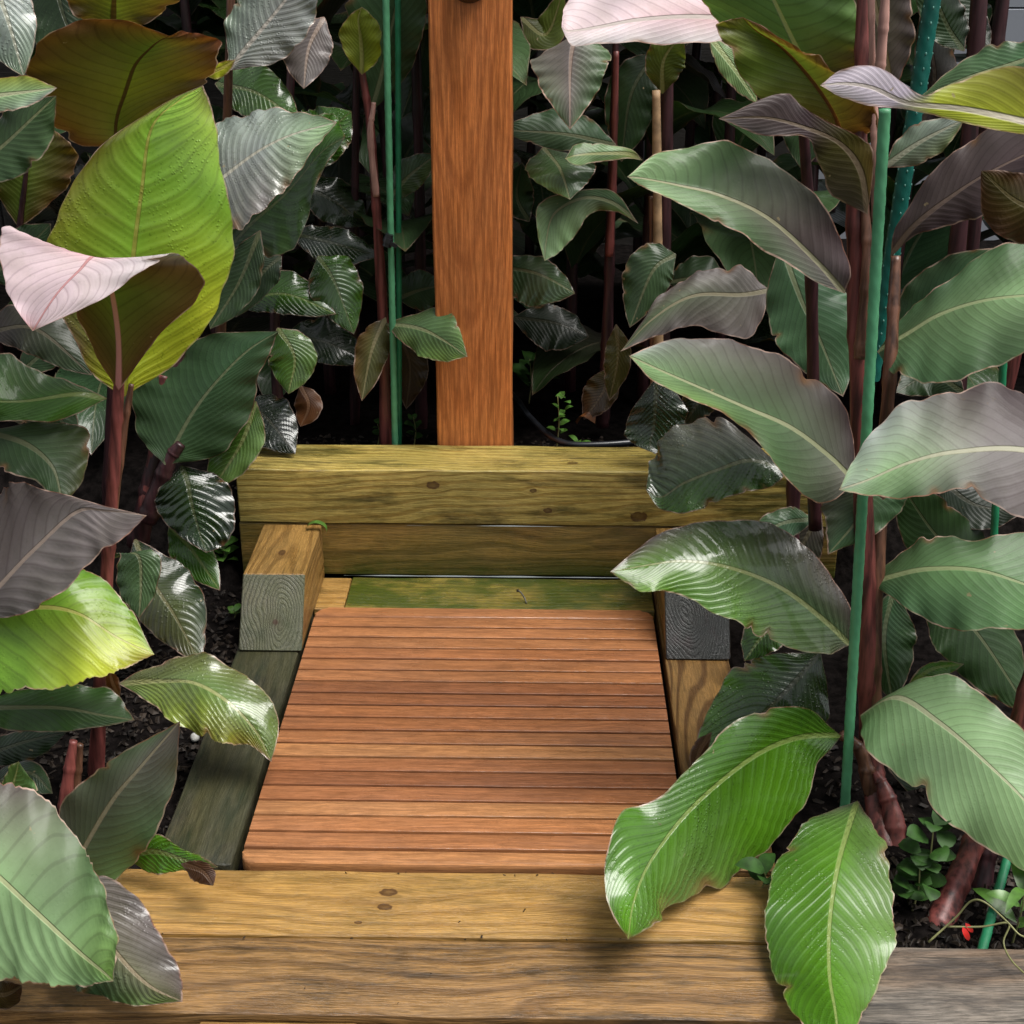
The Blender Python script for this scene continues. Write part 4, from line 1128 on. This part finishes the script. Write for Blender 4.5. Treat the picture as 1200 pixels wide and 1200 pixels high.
SL(RD, [(1130, 460), (1090, 440), (1050, 460)], 26, 26, 1.9, 1.86, 'K>D')
SL(RD, [(1100, 560), (1140, 590), (1200, 600)], 30, 30, 1.9, 1.86, 'K')

# ---- TP: pink topped leaf coming in at the top
TP = plant('canna with a broad pale pink leaf top at the upper edge', 930, 560, 1.9)
stem(TP, [(955, 620, 1.9, 8), (950, 300, 1.88, 7), (935, 60, 1.84, 6), (930, -60, 1.82, 6)], STEM_D)
RL(TP, [(905, 38), (868, 44, 868, 24, 870, 12), (815, 50, 815, 20, 830, -16), (750, 50, 750, 24, 760, -35), (700, 52, 702, 32, 700, -28), (668, 52, 668, 36, 664, 4), (658, 32)], 1.80, 1.74,
   ('W2', 'W:0,PK:.2,W:.6', 'W2>W'), tilt=.9, wet=.05, pleat=.002, npl=12)
SL(TP, [(830, 40), (860, 80), (888, 122)], 14, 16, 1.86, 1.82, 'M>LG', tilt=.3)
SL(TP, [(940, 20), (950, 110), (940, 200)], 40, 44, 2.1, 2.05, 'K>D')

# ---- I: front left corner
I_ = plant('canna in the lower left corner with a big mint green leaf over the timbers', 60, 985, 1.38)
stem(I_, [(-60, 1090, 1.30, 12), (-55, 960, 1.30, 11), (-50, 800, 1.3, 10), (-44, 620, 1.3, 7), (-40, 480, 1.3, 3)], STEM_R)
stem(I_, [(74, 1000, 1.40, 11), (78, 930, 1.41, 8), (86, 868, 1.42, 5)], STEM_R, 'cut_stub')
stem(I_, [(84, 1000, 1.42, 9), (88, 930, 1.425, 7), (94, 872, 1.43, 4)], STEM_B, 'cut_stub')
RL(I_, [(-150, 915), (-25, 915, -25, 1008, -30, 1130), (52, 935, 40, 1066, 30, 1148), (110, 1013, 92, 1114, 85, 1157), (135, 1092, 120, 1138, 113, 1153), (133, 1150)], 1.20, 1.06,
   ('P:0,P:.3,G:.6,LG:1', 'M>M>BY', 'M>M>MM'), tilt=.45, wet=.1, pleat=.0042, npl=10, rag=.25, ripple=.005)
RL(I_, [(82, 1038), (70, 955, 95, 1000, 128, 1038), (98, 915, 132, 938, 182, 978), (150, 878, 168, 895, 206, 908), (211, 845)], 1.34, 1.32, ('P>G', 'G>PG', 'LG>G>PG'), tilt=.3, wet=.1, pleat=.002, npl=14)
RL(I_, [(70, 1040), (135, 1030, 100, 1070, 70, 1110), (188, 1095, 135, 1115, 95, 1158), (212, 1145, 175, 1155, 150, 1178), (214, 1174)], 1.22, 1.09, ('PG>P', 'PG>X', 'G>T>O'), tilt=.3, wet=.7, pleat=.0016)
RL(I_, [(-20, 985), (0, 930, 5, 950, 60, 975), (10, 900, 15, 918, 50, 935), (22, 892)], 1.30, 1.29, ('LG', 'LG', 'MM'), tilt=.2, wet=.3)
RL(I_, [(140, 1005), (178, 976, 180, 998, 180, 1024), (215, 995, 215, 1008, 212, 1020), (240, 1005, 236, 1016, 226, 1022), (256, 1016)], 1.36, 1.30, ('B:0,B:.7,R:1', 'BD:0,BD:.7,RB:1', 'B:0,B:.7,R:1'), tilt=.4, wet=.9, rag=.2)
SL(I_, [(212, 1012), (238, 1022), (250, 1038)], 12, 14, 1.31, 1.29, 'RB', tilt=.2, wet=.4, rag=.3)
SL(I_, [(-30, 1160), (5, 1165), (26, 1155)], 16, 18, 1.15, 1.13, 'OD>RB', tilt=.2)

# ================================================================== dark plants filling the shade
def fill_leaf(root, base, az, L, W, rise, sag, pal, **kw):
    K = 6
    dirh = np.array((math.cos(az), math.sin(az), 0)); side = np.array((math.sin(az), -math.cos(az), 0))
    Ls, Ms, Rs = [], [], []
    pos = np.array(base, float); el = rise
    for i in range(K):
        t = i / (K - 1)
        w = W * math.sin(math.pi * min(1, t ** .85)) ** .75 if 0 < t < 1 else 0.0
        upn = np.array((-dirh[0] * math.sin(el), -dirh[1] * math.sin(el), math.cos(el)))
        Ms.append(pos.copy()); Ls.append(pos - side * w + upn * w * .18); Rs.append(pos + side * w + upn * w * .18)
        pos = pos + (dirh * math.cos(el) + np.array((0, 0, math.sin(el)))) * L / (K - 1)
        el -= sag / (K - 1)
    # left edge first so the upper side faces up
    return add_leaf(root, Rs, Ms, Ls, pal, nt=30, nh=6, **kw)


FILL_LABEL = 'dark leaved canna plant standing in the deep shade at the back of the bed'
spots = []
for i in range(26):
    x = -1.35 + 2.8 * ((i * 0.618) % 1.0)
    y = 2.72 + 0.92 * ((i * 0.381 + .13) % 1.0)
    spots.append((x, y))
spots += [(-.62, 2.62), (-.42, 2.7), (-.27, 2.64), (.06, 2.72), (.20, 2.64), (.36, 2.74), (.50, 2.62), (.68, 2.7), (-.8, 2.6)]
for (x, y) in spots:
    z0 = soil_height(x, y) - .01
    root = empty('canna_plant', (x, y, z0), FILL_LABEL, 'plant', 'dark cannas filling the shade at the back of the bed')
    h = random.uniform(1.2, 1.9)  # crowns raised out of view to block sky light and darken the bed
    lean = (random.uniform(-.12, .12), random.uniform(-.1, .06))
    pts = [np.array((lean[0] * t * t, lean[1] * t * t, h * t)) for t in (0, .33, .66, 1)]
    link('stem', tube_mesh(pts, [.012, .010, .008, .005], 10, 'stem'), root, STEM_D)
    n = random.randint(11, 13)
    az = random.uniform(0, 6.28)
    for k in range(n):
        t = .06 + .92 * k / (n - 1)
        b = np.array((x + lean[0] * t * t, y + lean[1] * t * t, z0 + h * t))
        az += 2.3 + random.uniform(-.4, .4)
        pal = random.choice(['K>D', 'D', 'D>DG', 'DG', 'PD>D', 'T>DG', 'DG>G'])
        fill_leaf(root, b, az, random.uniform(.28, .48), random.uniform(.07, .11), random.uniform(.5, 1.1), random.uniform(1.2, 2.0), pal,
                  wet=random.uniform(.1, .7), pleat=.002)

# ================================================================== small things on the ground
WEED = simple_mat('weed_green', (0.055, 0.13, 0.02), 0.35, 0.5, var=.4, nscale=60)
WEED_D = simple_mat('weed_dark_green', (0.022, 0.062, 0.010), 0.55, 0.25, var=.4, nscale=60)
TEND = simple_mat('dry_grass_stalk', (0.20, 0.20, 0.08), 0.5, var=.3)
PETAL = simple_mat('red_petal', (0.55, 0.02, 0.015), 0.35, var=.2)
LITTER = simple_mat('rotting_leaf', (0.17, 0.06, 0.015), 0.5, var=.5, nscale=50)


def leaflet(v, f, base, d, up, L, W):
    s = np.cross(d, up); s /= max(np.linalg.norm(s), 1e-6)
    b = len(v); n = 7
    for i in range(n):
        t = i / (n - 1)
        w = W * math.sin(math.pi * t ** .85) ** .6 if 0 < t < 1 else 0
        c = base + d * L * t + up * (L * .25 * math.sin(t * 2.2) - L * .22 * t * t)
        v += [c - s * w + up * w * .12, c, c + s * w + up * w * .12]
    for i in range(n - 1):
        o = b + i * 3
        f += [(o, o + 1, o + 4, o + 3), (o + 1, o + 2, o + 5, o + 4)]


def weed(label, px, py, z, hpx, n, L, W, mat, spread=1.0, cat='weed', name='weed'):
    base = atz(px, py, z)
    root = empty(name, tuple(base), label, cat, 'small weeds in the bed')
    h = np.linalg.norm(at(px, py - hpx, base[1]) - base)
    pts = [np.array((0, 0, -.005)), np.array((.004, 0, h * .5)), np.array((.001, -.004, h))]
    link('stalk', tube_mesh(pts, [.0014, .0008], 6, 'stalk'), root, TEND)
    v, f = [], []
    for k in range(n):
        t = .25 + .75 * k / max(1, n - 1)
        az = k * 2.4 + random.uniform(-.4, .4)
        d = np.array((math.cos(az) * spread, math.sin(az) * spread, random.uniform(.05, .5))); d /= np.linalg.norm(d)
        leaflet(v, f, np.array((.003 * t + random.uniform(-.012, .012) * (n > 10), -.003 * t + random.uniform(-.012, .012) * (n > 10), h * t)), d, np.array((random.uniform(-.35, .35), random.uniform(-.5, .2), 1.0)), L * random.uniform(.7, 1.1), W * random.uniform(.8, 1.1))
    link('foliage', mesh_from(v, f, 'foliage'), root, mat)
    return root


weed('spindly seedling on the soil right of the cedar post', 652, 526, .155, 62, 13, .022, .006, WEED)
weed('pair of small bright leaves at the foot of the spindly seedling', 676, 524, .165, 8, 3, .03, .007, WEED)
weed('small round leaved seedling left of the cedar post', 485, 522, .15, 34, 8, .02, .008, WEED_D)
weed('tiny seedling left of the pinkish stem on the soil', 443, 518, .15, 22, 7, .016, .006, WEED_D)
weed('drooping wet weed in the dark right of the post', 620, 470, .15, 50, 9, .06, .012, WEED_D)
weed('bushy green weed under the big mint leaf at lower right', 1078, 1060, -.03, 95, 17, .030, .0125, WEED_D)
weed('second bushy weed beside the bent red stem at lower right', 1068, 1070, -.03, 55, 12, .030, .012, WEED_D)
weed('small bright weed by the left end of the back timber', 262, 665, .0, 26, 9, .03, .011, WEED)
weed('narrow weed at the lower right corner by the dark green stake', 1186, 1105, -.03, 70, 9, .06, .008, WEED)
weed('low green sprout under the hanging leaf at the front timber', 892, 1040, .0, 20, 5, .035, .013, WEED_D)
weed('tiny leaf sprout on the soil beside the left block', 274, 722, -.02, 6, 4, .018, .007, WEED)

for lab, pp in (('dry curled stalk arching over the soil at lower right', [(1088, 1104, 1.262), (1120, 1075, 1.27), (1138, 1056, 1.27), (1155, 1058, 1.26), (1180, 1080, 1.25), (1196, 1096, 1.24), (1215, 1100, 1.23)]),
                ('second dry stalk trailing over the grey timber at lower right', [(1110, 1086, 1.27), (1150, 1086, 1.265), (1182, 1082, 1.26), (1176, 1104, 1.25), (1185, 1125, 1.225), (1205, 1145, 1.20)])):
    o = link('dry_stalk', tube_mesh([at(*q) for q in pp], [.0013, .0009], 6, 'dry_stalk', nres=40), None, TEND)
    tag(o, lab, 'stalk', 'dry stalks')

v, f = [], []
pb = at(1128, 1086, 1.265)
leaflet(v, f, np.zeros(3), np.array((.45, -.1, -.9)), np.array((0, -.9, .3)), .020, .0032)
leaflet(v, f, np.array((.004, .004, .002)), np.array((.6, -.1, -.75)), np.array((0, -.9, .3)), .016, .0028)
o = link('fallen_petal', mesh_from(v, f, 'petal'), None, PETAL); o.location = pb
tag(o, 'fallen bright red petal leaning on the soil beside the short stake', 'petal')

v, f = [], []
leaflet(v, f, np.zeros(3), np.array((.2, -.2, .1)), np.array((0, -.4, 1.0)), .16, .02)
o = link('fallen_leaf', mesh_from(v, f, 'leaf'), None, LITTER); o.location = atz(676, 497, .165)
tag(o, 'small orange rotting leaf on the dark soil right of the post', 'leaf')

# curled scrap on the inner corner of the left block
v, f = [], []
n = 14
for i in range(n):
    a = math.pi * 1.15 * i / (n - 1)
    for y in (-.006, .006):
        v.append((.013 - .017 * math.cos(a) - .008, y, .014 * math.sin(a)))
for i in range(n - 1):
    f.append((i * 2, i * 2 + 1, i * 2 + 3, i * 2 + 2))
o = link('curled_leaf', mesh_from(v, f, 'curl'), None, WEED); o.location = (-.372, 2.13, .099)
tag(o, 'small curled green leaf scrap on the back of the left block', 'leaf')

# pale pebble
bm = bmesh.new(); bmesh.ops.create_icosphere(bm, subdivisions=3, radius=.0065)
for q in bm.verts: q.co *= 1 + .25 * mnoise.noise(q.co * 120)
me = bpy.data.meshes.new('pebble'); bm.to_mesh(me); bm.free()
o = link('pebble', me, None, simple_mat('pale_stone', (.4, .4, .38), .5)); o.location = atz(228, 864, -.02)
tag(o, 'pale pebble on the soil beside the left timber', 'pebble')

# ================================================================== light
w = bpy.data.worlds.new('World'); scene.world = w; w.use_nodes = True
nt = w.node_tree; nt.nodes.clear()
bg = nt.nodes.new('ShaderNodeBackground'); wo = nt.nodes.new('ShaderNodeOutputWorld')
sky = nt.nodes.new('ShaderNodeTexSky'); sky.sky_type = 'NISHITA'; sky.sun_disc = False
SUN_EL, SUN_AZ = math.radians(66), math.radians(112)
sky.sun_elevation = SUN_EL; sky.sun_rotation = SUN_AZ
sky.air_density = 1.0; sky.dust_density = 4.0
hs = nt.nodes.new('ShaderNodeHueSaturation'); hs.inputs['Saturation'].default_value = 0.22
nt.links.new(sky.outputs[0], hs.inputs['Color']); nt.links.new(hs.outputs[0], bg.inputs['Color'])
nt.links.new(bg.outputs[0], wo.inputs[0])
bg.inputs['Strength'].default_value = 0.15
sl = bpy.data.lights.new('sun', 'SUN'); sl.energy = 4.1; sl.angle = math.radians(36); sl.color = (1, .97, .92)
so = bpy.data.objects.new('sun', sl); COL.objects.link(so)
dirv = Vector((math.sin(SUN_AZ) * math.cos(SUN_EL), math.cos(SUN_AZ) * math.cos(SUN_EL), math.sin(SUN_EL)))
so.rotation_euler = dirv.to_track_quat('Z', 'Y').to_euler()

scene.view_settings.view_transform = 'Standard'
scene.view_settings.look = 'None'
scene.view_settings.exposure = 0
scene.view_settings.gamma = 1
scene.render.engine = 'CYCLES'
scene.cycles.max_bounces = 8
scene.cycles.use_denoising = True
